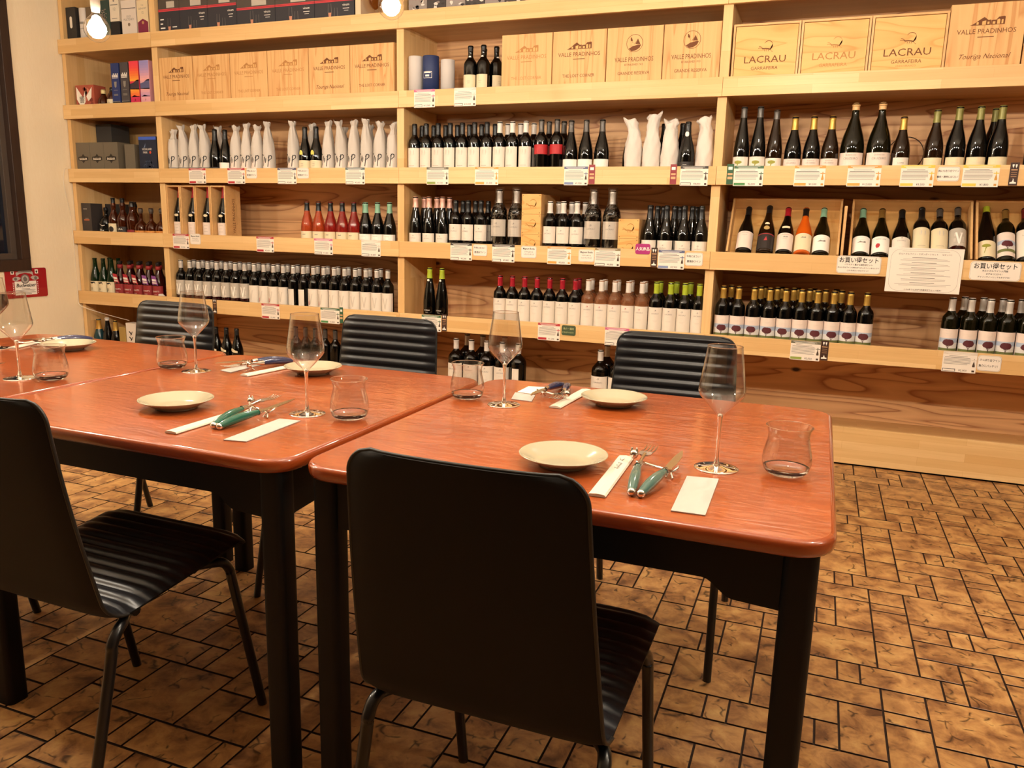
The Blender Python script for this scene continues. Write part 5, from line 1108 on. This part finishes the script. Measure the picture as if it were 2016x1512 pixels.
def oldp(m, fn, w, h): m.text('OLD', .020, 0, h*.60, fn, 0); m.text('PULTENEY', .020, 0, h*.53, fn, 0, stretch=.95); m.flat(disc(.011, 14, 0, h*.44), fn, 1); m.rect(-w/2+.001, w/2-.001, h*.80, h*.815, fn, 2); m.rect(-w/2+.001, w/2-.001, h*.10, h*.105, fn, 1)
carton(.540, .666, .05, .10, Z1, .270, P_('whitec', '#dccfc2'), 'white spirit carton with dark lid line on the top shelf', oldp, [GREYINK, P_('bronzeprint', '#8d7a66'), INK])
def glen(m, fn, w, h): m.flat([(-w*.46, h*.01), (w*.46, h*.01), (w*.46, h*.48), (w*.25, h*.52), (0, h*.56), (-w*.25, h*.52), (-w*.46, h*.48)], fn, 0); m.text('THE', .012, 0, h*.86, fn, 1); m.text('GLENLIVET', .0155, 0, h*.78, fn, 1, stretch=.9); m.text('12', .020, 0, h*.68, fn, 1); m.flat(disc(.010, 12, 0, h*.47), lambda x, z: tuple(Vector(fn(x, z))+Vector((0, -.0005, 0))), 2)
carton(.676, .770, .05, .09, Z1, .262, P_('creamc', '#dfcba6'), 'cream and maroon spirit carton at the right of the left bay', glen, [P_('maroonp', '#7c2440'), GREYINK, P_('goldp', '#b88a5a')])
# top shelf, second bay: black glass-set cartons in two layers
BLK, GRYB, STR = P_('glassbox', '#2b2b33'), P_('glassbox2', '#4a423c'), P_('redstripe', '#c23a44')
def vin(kind_):
    def f(m, fn, w, h):
        m.rect(-w/2, w/2, h*.955, h*.998, fn, 0)
        if kind_ == 0:
            for k in range(5): m.rect(-w*.42, -w*.42+w*(.12+.05*(k % 3)), h*(.12+.14*k), h*(.16+.14*k), fn, 1)
            gx = [0.]; m.rect(w*.15, w*.36, h*.42, h*.45, fn, 1)
        else: gx = [-.03, .012]; m.text('vinum', .020, w*.30, h*.78, fn, 1); m.rect(w*.22, w*.38, h*.68, h*.70, fn, 1); m.rect(w*.25, w*.36, h*.60, h*.615, fn, 1)
        for j, x in enumerate(gx):
            d = -.025*j; m.flat([(x-.011, .085+d), (x+.011, .085+d), (x+.008, .060+d), (x+.001, .045+d), (x+.001, .012), (x-.001, .012), (x-.001, .045+d), (x-.008, .060+d)], fn, 2)
            for s in (-1, 1): m.flat([(x+s*.011, .085+d), (x+s*.0125, .085+d), (x+s*.010, .135+d), (x+s*.0088, .135+d)], fn, 3)
    return f
xs_ = [.856, 1.030, 1.256, 1.482, 1.772, 2.056, 2.330]
for i in range(6):
    hh = .185 if i < 3 else .150
    carton(xs_[i]+.001, xs_[i+1]-.001, .05, .22, Z1, hh, BLK, f'black wine glass carton with red stripe, {ORD[i]} from left in lower layer', vin(0 if i == 0 else 1), [STR, WHITE, P_('peach', '#c98a6e'), GREYINK], group='black glass cartons')
    def up(m, fn, w, h): m.rect(-w*.1, w*.28, .012, .05, fn, 0); m.rect(w*.18, w*.19, .03, .13, fn, 0); m.rect(-w/2, w/2, 0, .006, fn, 1)
    carton(xs_[i]+.001, xs_[i+1]-.001, .05, .22, Z1+hh+.0008, .19, GRYB, f'grey-brown wine glass carton, {ORD[i]} from left in upper layer', up, [LGREY, STR], group='grey glass cartons')
carton(2.338, 2.375, .05, .2, Z1, .26, P_('paleboard', '#d9c4a4'), 'narrow pale board box right of the black glass cartons')
t = thing('stemmed_glass', 'amber stemmed glass on the top shelf left of the second bulb', 'wine glass', (2.46, .07, Z1+.0006)); MB().lathe([(.004, .085), (.018, .095), (.034, .118), (.040, .145), (.038, .19), (.034, .22)], 24).build('bowl', thin_glass('amber_glass', (.72, .5, .25, 1), 1.2), t); MB().lathe([(0, 0), (.034, .0005), (.034, .002), (.006, .006), (.0035, .02), (.0035, .08), (.005, .086), (0, .087)], 20).build('stem', SOLIDGLASS, t)
def mono(seed):
    def f(m, fn, w, h):
        R = random.Random(seed)
        for k in range(14): m.flat(blob(R.uniform(-w*.4, w*.4), R.uniform(h*.05, h*.6), R.uniform(.006, .016), R.uniform(.004, .014), 9, seed*20+k, .6), fn, k % 3)
    return f
for i in range(9): carton(2.690+.118*i, 2.690+.118*i+.116, .05, .10, Z1, .24, P_('darkphoto', '#3a3434') if i % 2 else P_('greyphoto', '#8d837e'), f'carton with black and white photo print, {ORD[i]} from left', mono(i+1), [P_('ph1', '#d8cdc6'), P_('ph2', '#2a2526'), P_('ph3', '#8a7d78')], group='photo print cartons')

# ------------------------------------------------------------------ cards taped to the rails
CARD = mat('card_paper', '#ece2d6', .55)
HC = {n: P_('card_'+n, c) for n, c in dict(pink='#c8658c', plain='#d8cabb', red='#b23038', navy='#4b4a66', teal='#54686a', olive='#6d6a58', orange='#d59a4e', blue='#5c6486', black='#3a3532', green='#41684a', yellow='#dcc24a', tan='#8d7a58').items()}
FC = dict(olive='#8fa04a', orange='#d9a048', blue='#7f8fb4', green='#4f8a52', yellow='#d8c04a', red='#b23038')
FM = {k: P_('foot_'+k, c) for k, c in FC.items()}
def price_card(x0, x1, k, style, price, label):
    w, h = x1-x0, .098; R = random.Random(x0)
    t = thing('price_card', label, 'card', ((x0+x1)/2, -.0008, RT[k]-.048), 0, 'price cards on the rails')
    MB().box(-w/2, w/2, -.0006, 0, -h/2, h/2).build('card_sheet', CARD, t)
    m = MB(); fn = wallfn(-.0010)
    m.rect(-w/2, w/2, h*.36, h*.495, fn, 0)
    m.rect(-w*.36, w*.30, h*.385, h*.405, wallfn(-.0013), 1); m.rect(-w*.42, w*.38, h*.435, h*.450, wallfn(-.0013), 1)
    m.rect(-w*.32, w*.22, h*.275, h*.295, fn, 3); m.rect(-w*.44, w*.30, h*.205, h*.225, fn, 2)
    for q in range(6 if style != 'plain' else 5):
        z = .135-.062*q; m.rect(-w*.46, w*(.32-.10*R.random()*(q > 3)), h*z, h*(z+.022), fn, 3)
    m.rect(-w*.48, -w*.10, -h*.47, -h*.34, fn, 4 if style in FM else 2)
    if style not in FM: m.rect(-w*.465, -w*.115, -h*.455, -h*.365, wallfn(-.0013), 5)
    m.text(price, h*.13, w*.12, -h*.44, fn, 2)
    bx_, bc = w*.42, 6                                    # small picture of the bottle
    m.flat([(bx_-.0055, -h*.45), (bx_+.0055, -h*.45), (bx_+.0055, -h*.12), (bx_+.0016, h*.04), (bx_+.0016, h*.20), (bx_-.0016, h*.20), (bx_-.0016, h*.04), (bx_-.0055, -h*.12)], fn, bc); m.rect(bx_-.0055, bx_+.0055, -h*.36, -h*.20, wallfn(-.0013), 5); m.rect(bx_-.011, bx_+.011, h*.10, h*.135, wallfn(-.0012), 0); m.rect(bx_-.002, bx_+.002, h*.05, h*.18, wallfn(-.0014), 0)
    m.build('card_print', [HC[style], WHITE, INK, GREYINK, FM.get(style, INK), CARD, P_('tinybottle', '#4a3a2e') if style not in ('yellow', 'orange') else P_('tinybottle2', '#c9923c')], t)
def strip_tag(x0, x1, k, col, label, num=''):
    w = x1-x0; h = .100; t = thing('strip_tag', label, 'tag', ((x0+x1)/2, -.0008, RT[k]-.040), 0, 'narrow strip tags on the rails')
    MB().box(-w/2, w/2, -.0006, 0, -h/2, h/2).build('tag_sheet', P_('strip_'+col, dict(Sred='#8c3038', Sgreen='#2f5a3c', Sbrown='#3c241a')[col]), t)
    m = MB(); fn = wallfn(-.0010)
    if col == 'Sbrown':
        for s in (-1, 1): m.flat([(s*.006-.004, h*.42), (s*.006+.004, h*.42), (s*.006+.003, h*.33), (s*.006+.0008, h*.30), (s*.006+.0008, h*.26), (s*.006-.0008, h*.26), (s*.006-.0008, h*.30), (s*.006-.003, h*.33)], fn, 0)
        m.rect(-w*.35, w*.35, h*.16, h*.20, fn, 1)
        for q in range(3): m.rect(-w*.32, w*.32, h*(.06-.09*q), h*(.075-.09*q), fn, 1)
        m.flat([(-w*.36, -h*.42), (w*.36, -h*.42), (w*.36, -h*.36), (w*.12, -h*.34), (0, -h*.22), (-w*.12, -h*.34), (-w*.36, -h*.36)], fn, 0)
        if num: m.text(num, .014, 0, -h*.30, wallfn(-.0012), 0)
    else:
        m.rect(-w*.3, w*.3, h*.22, h*.36, fn, 0); m.rect(-w*.36, w*.36, -.004, h*.05, fn, 1); m.rect(-w*.36, w*.36, -h*.24, -h*.12, fn, 1)
    m.build('tag_print', [WHITE, P_('tag_gold', '#d2a377')], t)
def pill(x0, x1, z, h, lines, label, paper=CARD, ink=INK, name='note_card', border=True, y=-.0012, thick=.0008):
    w = x1-x0; t = thing(name, label, 'card', ((x0+x1)/2, y, z), 0, 'rounded note cards on the rails')
    MB().prism(rr(w, h, min(w, h)*.18, 5), -thick, 0).build('card_sheet', paper, t)
    m = MB(); fn = wallfn(-thick-.0005)
    for tx, sz, zz, st in lines: m.text(tx, sz, 0, zz, fn, 0, stretch=st, bold=.012)
    if border:
        a, b = rr(w-.004, h-.004, min(w, h)*.17, 5), rr(w-.0056, h-.0056, min(w, h)*.165, 5); n = len(a)
        for i in range(n): m.add([fn(*a[i]), fn(*a[(i+1) % n]), fn(*b[(i+1) % n]), fn(*b[i])], [(0, 1, 2, 3)], 1)
    m.build('card_print', [ink, GREYINK], t)
CARDS = [(2, 2.752, 2.885, 'pink', '¥12,000', 'below the navy gift tube'), (2, 3.005, 3.139, 'plain', '¥12,000', 'below the port bottles'),
 (3, 1.084, 1.223, 'red', '¥2,800', 'below the bagged bottles, first from left'), (3, 1.400, 1.537, 'red', '¥4,800', 'below the bagged bottles, beside the first note card'), (3, 1.789, 1.930, 'navy', '¥3,600', 'below the gap between tissue bags'), (3, 2.285, 2.420, 'teal', '¥3,600', 'below the last tissue bags before the middle post'),
 (3, 2.834, 2.974, 'olive', '¥1,500', 'below the dark-capped vine bottles'), (3, 3.140, 3.283, 'orange', '¥1,500', 'below the white-capped vine bottles'), (3, 3.668, 3.801, 'blue', '¥1,900', 'below the plain white label bottles'), (3, 4.293, 4.433, 'black', '¥8,800', 'below the sealed bottle by the right post'),
 (3, 4.560, 4.702, 'green', '¥2,500', 'below the green tree bottles'), (3, 4.847, 4.988, 'orange', '¥3,500', 'below the gold-capped sloping bottles'), (3, 5.087, 5.233, 'orange', '¥12,000', 'below the wax-top magnums'), (3, 5.317, 5.458, 'yellow', '¥3,500', 'left of the rounded note card'), (3, 5.573, 5.719, 'yellow', '¥1,800', 'right of the rounded note card'),
 (4, .916, 1.053, 'red', '¥5,500', 'below the open bottle cases'), (4, 1.607, 1.742, 'red', '¥3,600', 'below the empty plywood stretch'), (4, 2.049, 2.184, 'pink', '¥1,800', 'below the black-capped rosé bottles'), (4, 2.390, 2.523, 'plain', '¥1,800', 'below the mint-capped bottles'),
 (4, 2.990, 3.127, 'black', '¥3,300', 'below the large cream labels'), (4, 3.254, 3.391, 'black', '¥7,800', 'below the first wrapped magnums'), (4, 3.587, 3.724, 'orange', '¥3,800', 'below the white-capped cream label bottles'), (4, 3.859, 4.000, 'tan', '¥8,800', 'below the second wrapped magnums'), (4, 4.205, 4.342, 'blue', '¥3,900', 'below the black sloping bottles'),
 (5, 1.627, 1.768, 'red', '¥1,400', 'below the pale V labels, behind a wine glass'), (5, 2.083, 2.223, 'green', '¥1,800', 'behind the big wine glass on the middle table'), (5, 2.803, 2.932, 'green', '¥2,500', 'half hidden by the middle ribbed chair'), (5, 3.545, 3.676, 'red', '¥1,200', 'below the red-capped bottles'), (5, 3.936, 4.071, 'pink', '¥1,200', 'half hidden by the right ribbed chair'),
 (5, 4.905, 5.046, 'olive', '¥2,000', 'below the gold-capped tree bottles'), (5, 5.592, 5.735, 'plain', '¥2,000', 'below the silver-capped tree bottles')]
for k, a, b, st, pr, w in CARDS: price_card(a, b, k, st, pr, f'small price card {w}')
for k, a, b, st, w, n in [(3, 3.806, 3.840, 'Sred', 'dark red strip tag beside the card below white label bottles', ''), (3, 4.241, 4.274, 'Sred', 'dark red strip tag below the paper-wrapped bottles', ''), (3, 4.525, 4.5585, 'Sgreen', 'dark green strip tag at the start of the right bay', ''), (3, 5.758, 5.793, 'Sbrown', 'dark brown award strip near the right edge, upper rail', '2'),
    (4, 4.1665, 4.2000, 'Sbrown', 'dark brown award strip beside the magenta card', '1'), (5, 1.225, 1.259, 'Sbrown', 'dark brown award strip behind the left wine glass', ''), (5, 2.2245, 2.250, 'Sgreen', 'green strip tag behind the middle ribbed chair', ''), (5, 2.937, 2.970, 'Sbrown', 'dark brown award strip below the tall lime-capped bottles', ''), (5, 5.0475, 5.084, 'Sbrown', 'dark brown award strip right of the tree-bottle card', '')]: strip_tag(a, b, k, st, w, n)
BEEF = [('牛肉にはコレ！', .0125, .010, .88), ('豊潤赤ワイン', .0125, -.016, .95)]
MAGN = [('Magnum Bottle', .0135, .014, .85), ('マグナムボトル', .0075, -.002, 1), ('レストランサイズ', .0075, -.015, 1)]
pill(1.549, 1.632, RT[3]-.032, .064, BEEF, 'white note card with two lines of Japanese, first below the tissue bags'); pill(1.936, 2.022, RT[3]-.032, .064, BEEF, 'white note card with two lines of Japanese, second below the tissue bags')
pill(5.470, 5.561, RT[3]-.040, .064, [('肉にも合う白ワイン', .0108, .010, .88), ('鶏肉・豚肉にはコレ！', .0108, -.016, .86)], 'rounded note card between the two yellow-headed price cards')
pill(1.064, 1.152, RT[4]-.030, .070, MAGN, 'magnum note card below the open bottle cases'); pill(3.135, 3.223, RT[4]-.036, .064, BEEF, 'white note card between two black-headed price cards'); pill(3.431, 3.522, RT[4]-.036, .066, MAGN, 'magnum note card below the stack of three crates'); pill(3.767, 3.857, RT[4]-.044, .066, MAGN, 'magnum note card below the white-capped bottles'); pill(4.346, 4.437, RT[4]-.042, .068, BEEF, 'white note card beside the right post, middle rail')
pill(4.081, 4.160, RT[4]+.002, .054, [('人気商品', .0205, -.007, .92)], 'magenta card with white Japanese lettering', P_('magenta', '#a82a72'), WHITE, border=False, y=-.002)
pill(5.081, 5.278, RT[4]-.040, .084, [('お買い得セット', .0285, .012, .90), ('バラエティ豊かな個性派セット', .0090, -.003, 1), ('ポルトガルワインの魅力がつまったワインをセレクト', .0078, -.017, 1), ('これぞポルトガルワイン！', .0085, -.031, 1)], 'wide rounded card below the left tilted crate')
pill(5.654, 5.859, RT[4]-.046, .086, [('お買い得セット', .0285, .012, .90), ('ポルトガルワイン入門編', .0095, -.003, 1), ('まずはココから！', .0090, -.017, 1), ('デイリーワインとしてもおすすめ！', .0085, -.031, 1)], 'wide rounded card below the right tilted crate')
pill(3.686, 3.768, RT[5]-.032, .056, [('魚介・鶏肉', .0125, .005, 1), ('にもぴったり！', .0105, -.015, 1)], 'dark green note card below the red-capped bottles', P_('darkgreen_card', '#43533a'), P_('olive_print', '#b7bb86'), border=False)
pill(5.738, 5.835, RT[5]-.044, .074, [('さっぱり白ワイン', .0125, .010, .85), ('魚介にバッチリ！', .0125, -.017, .85)], 'rounded note card at the right end of the lower rail')
# large printed sheet hung over the rail
t = thing('printed_sheet', 'large white printed sheet hung over the rail before the middle crate', 'paper', (5.464, -.0040, .9885)); w, h = .318, .208
MB().box(-w/2, w/2, -.0006, 0, -h/2, h/2).build('paper_sheet', CARD, t)
m = MB(); fn = wallfn(-.0011); a, b = rr(w-.026, h-.012, .042, 7), rr(w-.0275, h-.0135, .0415, 7); n = len(a)
for i in range(n): m.add([fn(*a[i]), fn(*a[(i+1) % n]), fn(*b[(i+1) % n]), fn(*b[i])], [(0, 1, 2, 3)], 1)
m.text('ポルトガルワイン・スタンダートセット　（6セット）', .0098, 0, .072, fn, 0, stretch=.96); R = random.Random(3)
m.rect(-.100, .100, .088, .0893, fn, 1)
for g in range(6):
    z = .058-.0235*g; m.rect(-.055, .050, z, z+.0017, fn, 0)
    for q in range(2): wd = .085+.035*R.random(); m.rect(-wd, wd, z-.0065-.0058*q, z-.0052-.0058*q, fn, 1)
m.text('この6本で12,000円 数量限定でセット販売！', .0085, .006, -.094, fn, 0)
m.build('sheet_print', [INK, GREYINK], t)
tag(MB().box(5.905, 6.10, -.0050, -.0044, .905, 1.03).build('printed_sheet', CARD), 'white sheet cut off by the right edge of the picture', 'paper')

# ------------------------------------------------------------------ red tin beer sign on the left wall
t = thing('tin_sign', 'red tin beer sign with white label on the left wall', 'sign', (.0005, -.396, .693)); RED = mat('sign_red', '#a01a22', .3, coat=.4)
sh = [(x*.302, z*.196) for x, z in ((0, 0),)]
MB().prism([(a, b) for a, b in rr(.302, .196, .012, 4)], -.001, .001, 0, Matrix(((0, -1, 0, .001), (1, 0, 0, 0), (0, 0, 1, 0), (0, 0, 0, 1)))).build('tin_panel', RED, t)
sg = lambda d: (lambda x, z: (.0026+d, x, z)); m = MB(); f0, f1, f2 = sg(0), sg(.0004), sg(.0008)
m.rect(-.088, .070, -.080, .012, f0, 0); m.text('Budweiser', .034, -.008, -.026, f1, 1, shear=.25, stretch=.98, bold=.02)
for i, (u, v) in enumerate(((-.040, .020), (-.085, .060), (-.080, .050), (-.086, .060), (-.050, .030))): m.rect(u, v, -.040-.0085*i, -.037-.0085*i, f1, 2)
m.flat([(-.072, .048), (-.045, .062), (-.008, .068), (.030, .062), (.052, .048), (.050, .072), (.030, .084), (-.008, .090), (-.045, .084), (-.074, .070)], f0, 3)
m.flat([(-.100, .022), (-.076, .014), (-.052, .022), (-.040, .034), (-.058, .044), (-.080, .044), (-.098, .036)], f0, 3); m.flat([(.092, .024), (.066, .016), (.044, .022), (.030, .036), (.046, .046), (.068, .046), (.088, .038)], f0, 3)
for cx in (-.078, .068): m.flat(disc(.011, 14, cx, .030), f1, 2)
m.flat(disc(.032, 24, -.010, .026), f1, 2); m.flat(disc(.025, 24, -.010, .026), f2, 3); m.flat(blob(-.010, .026, .014, .016, 14, 6, .5), sg(.0012), 2); m.rect(-.060, .040, .072, .078, f1, 2)
for cx in (-.098, .078): m.rect(cx-.012, cx+.012, .060, .088, f0, 0); m.flat(blob(cx, .073, .006, .008, 10, 2, .4), f1, 1)
for s, x in ((-1, -.098), (1, .080)):
    for k in range(7): m.rect(x-.003, x+.003, .006-.012*k-.006, .006-.012*k, f0, 0)
m.build('sign_print', [WHITE, INK, P_('sign_grey', '#6f6a66'), P_('sign_silver', '#b5aea8')], t)
m = MB()
for y in (-.143, .143):
    for z in (-.090, .090): m.add([(.003, y+.002*math.cos(q), z+.002*math.sin(q)) for q in [math.pi*k/4 for k in range(8)]], [list(range(8))], 0)
m.build('nail_holes', SCREW, t)

# ------------------------------------------------------------------ floor tiles (a fixed modular pattern, alternate strips shifted by half a repeat)
floor = bpy.data.objects['floor']
PAT = [(0, .55, 0, 1), (.55, 2.47, 0, 1), (2.47, 3, 0, 1), (2, 4, 1, 3), (2, 3, 3, 4), (2, 4, 4, 5), (2, 3, 5, 6), (0, 1, 2, 4), (1, 2, 1, 2), (1, 2, 2, 2.5), (1, 2, 2.5, 4.5), (1, 2, 4.5, 6)]
AX, AY = .1027, .1034; X0, Y0 = 5.152, -1.410; GAP = .0026
def project(p):
    d = Vector(p)-CAM; z = d.dot(FWD)
    return (1008+1548.05*d.dot(RIGHT)/z, 756+1548.05*d.dot(DOWN)/z, z) if z > .15 else None
tiles = []
for si in range(-18, 9):
    for sj in range(-9, 7):
        ox, oy = X0+si*3*AX, Y0-(si % 2)*3*AY-sj*6*AY
        for a, b, c, d in PAT:
            x0, x1, y1, y0 = ox+a*AX, ox+b*AX, oy-c*AY, oy-d*AY
            y1 = min(y1, .008)
            if x1 > 7.88 or x0 < .0 or y1-y0 < .012 or y0 < -5.6: continue
            tiles.append((x0+GAP, x1-GAP, y0+.0034, y1-.0034, (b-a, round(y1-y0, 4))))
bpy.context.view_layer.update(); dg = bpy.context.evaluated_depsgraph_get()
def score(tl):
    x0, x1, y0, y1, _ = tl; vis = 0
    for fx in (.15, .5, .85):
        for fy in (.15, .5, .85):
            p = Vector((x0+(x1-x0)*fx, y0+(y1-y0)*fy, 0.)); q = project(p)
            if q and -5 < q[0] < 2021 and -5 < q[1] < 1517:
                d = p-CAM; hit = scene.ray_cast(dg, CAM+d.normalized()*.06, d.normalized(), distance=d.length-.08)
                if not hit[0]: vis += 1
    if not vis: return 0
    q = project(((x0+x1)/2, (y0+y1)/2, 0))
    return vis/9*(x1-x0)*(y1-y0)/q[2]**3 if q else 0
sc_ = sorted(((score(tl), i) for i, tl in enumerate(tiles)), reverse=True)
near = [i for s, i in sc_[:300] if s > 0]; near_set = set(near)
def tile_geo(m, w, h, cx=0., cy=0.):
    b = .0007
    V = [(cx+sx*w/2, cy+sy*h/2, -.004) for sx, sy in ((-1, -1), (1, -1), (1, 1), (-1, 1))] + [(cx+sx*w/2, cy+sy*h/2, -.0006) for sx, sy in ((-1, -1), (1, -1), (1, 1), (-1, 1))] + [(cx+sx*(w/2-b), cy+sy*(h/2-b), 0) for sx, sy in ((-1, -1), (1, -1), (1, 1), (-1, 1))]
    m.add(V, [(8, 9, 10, 11)] + [(4+i, 4+(i+1) % 4, 8+(i+1) % 4, 8+i) for i in range(4)])
    m.add(V[:8], [(i, (i+1) % 4, 4+(i+1) % 4, 4+i) for i in range(4)], 1)
TM = {}
for i in near:
    x0, x1, y0, y1, key = tiles[i]; key = (round(key[0], 2), round(key[1], 3))
    if key not in TM: mb = MB(); tile_geo(mb, x1-x0, y1-y0); TM[key] = share(mb, 'tile', [TILE, MATS['dark_grout']])
    put('tile', TM[key], floor, 0, ((x0+x1)/2, (y0+y1)/2, 0))
mb = MB()
for i, (x0, x1, y0, y1, _) in enumerate(tiles):
    if i not in near_set: tile_geo(mb, x1-x0, y1-y0, (x0+x1)/2, (y0+y1)/2)
o = mb.build('remaining_tiles', [TILE, MATS['dark_grout']], floor); o['kind'] = 'stuff'
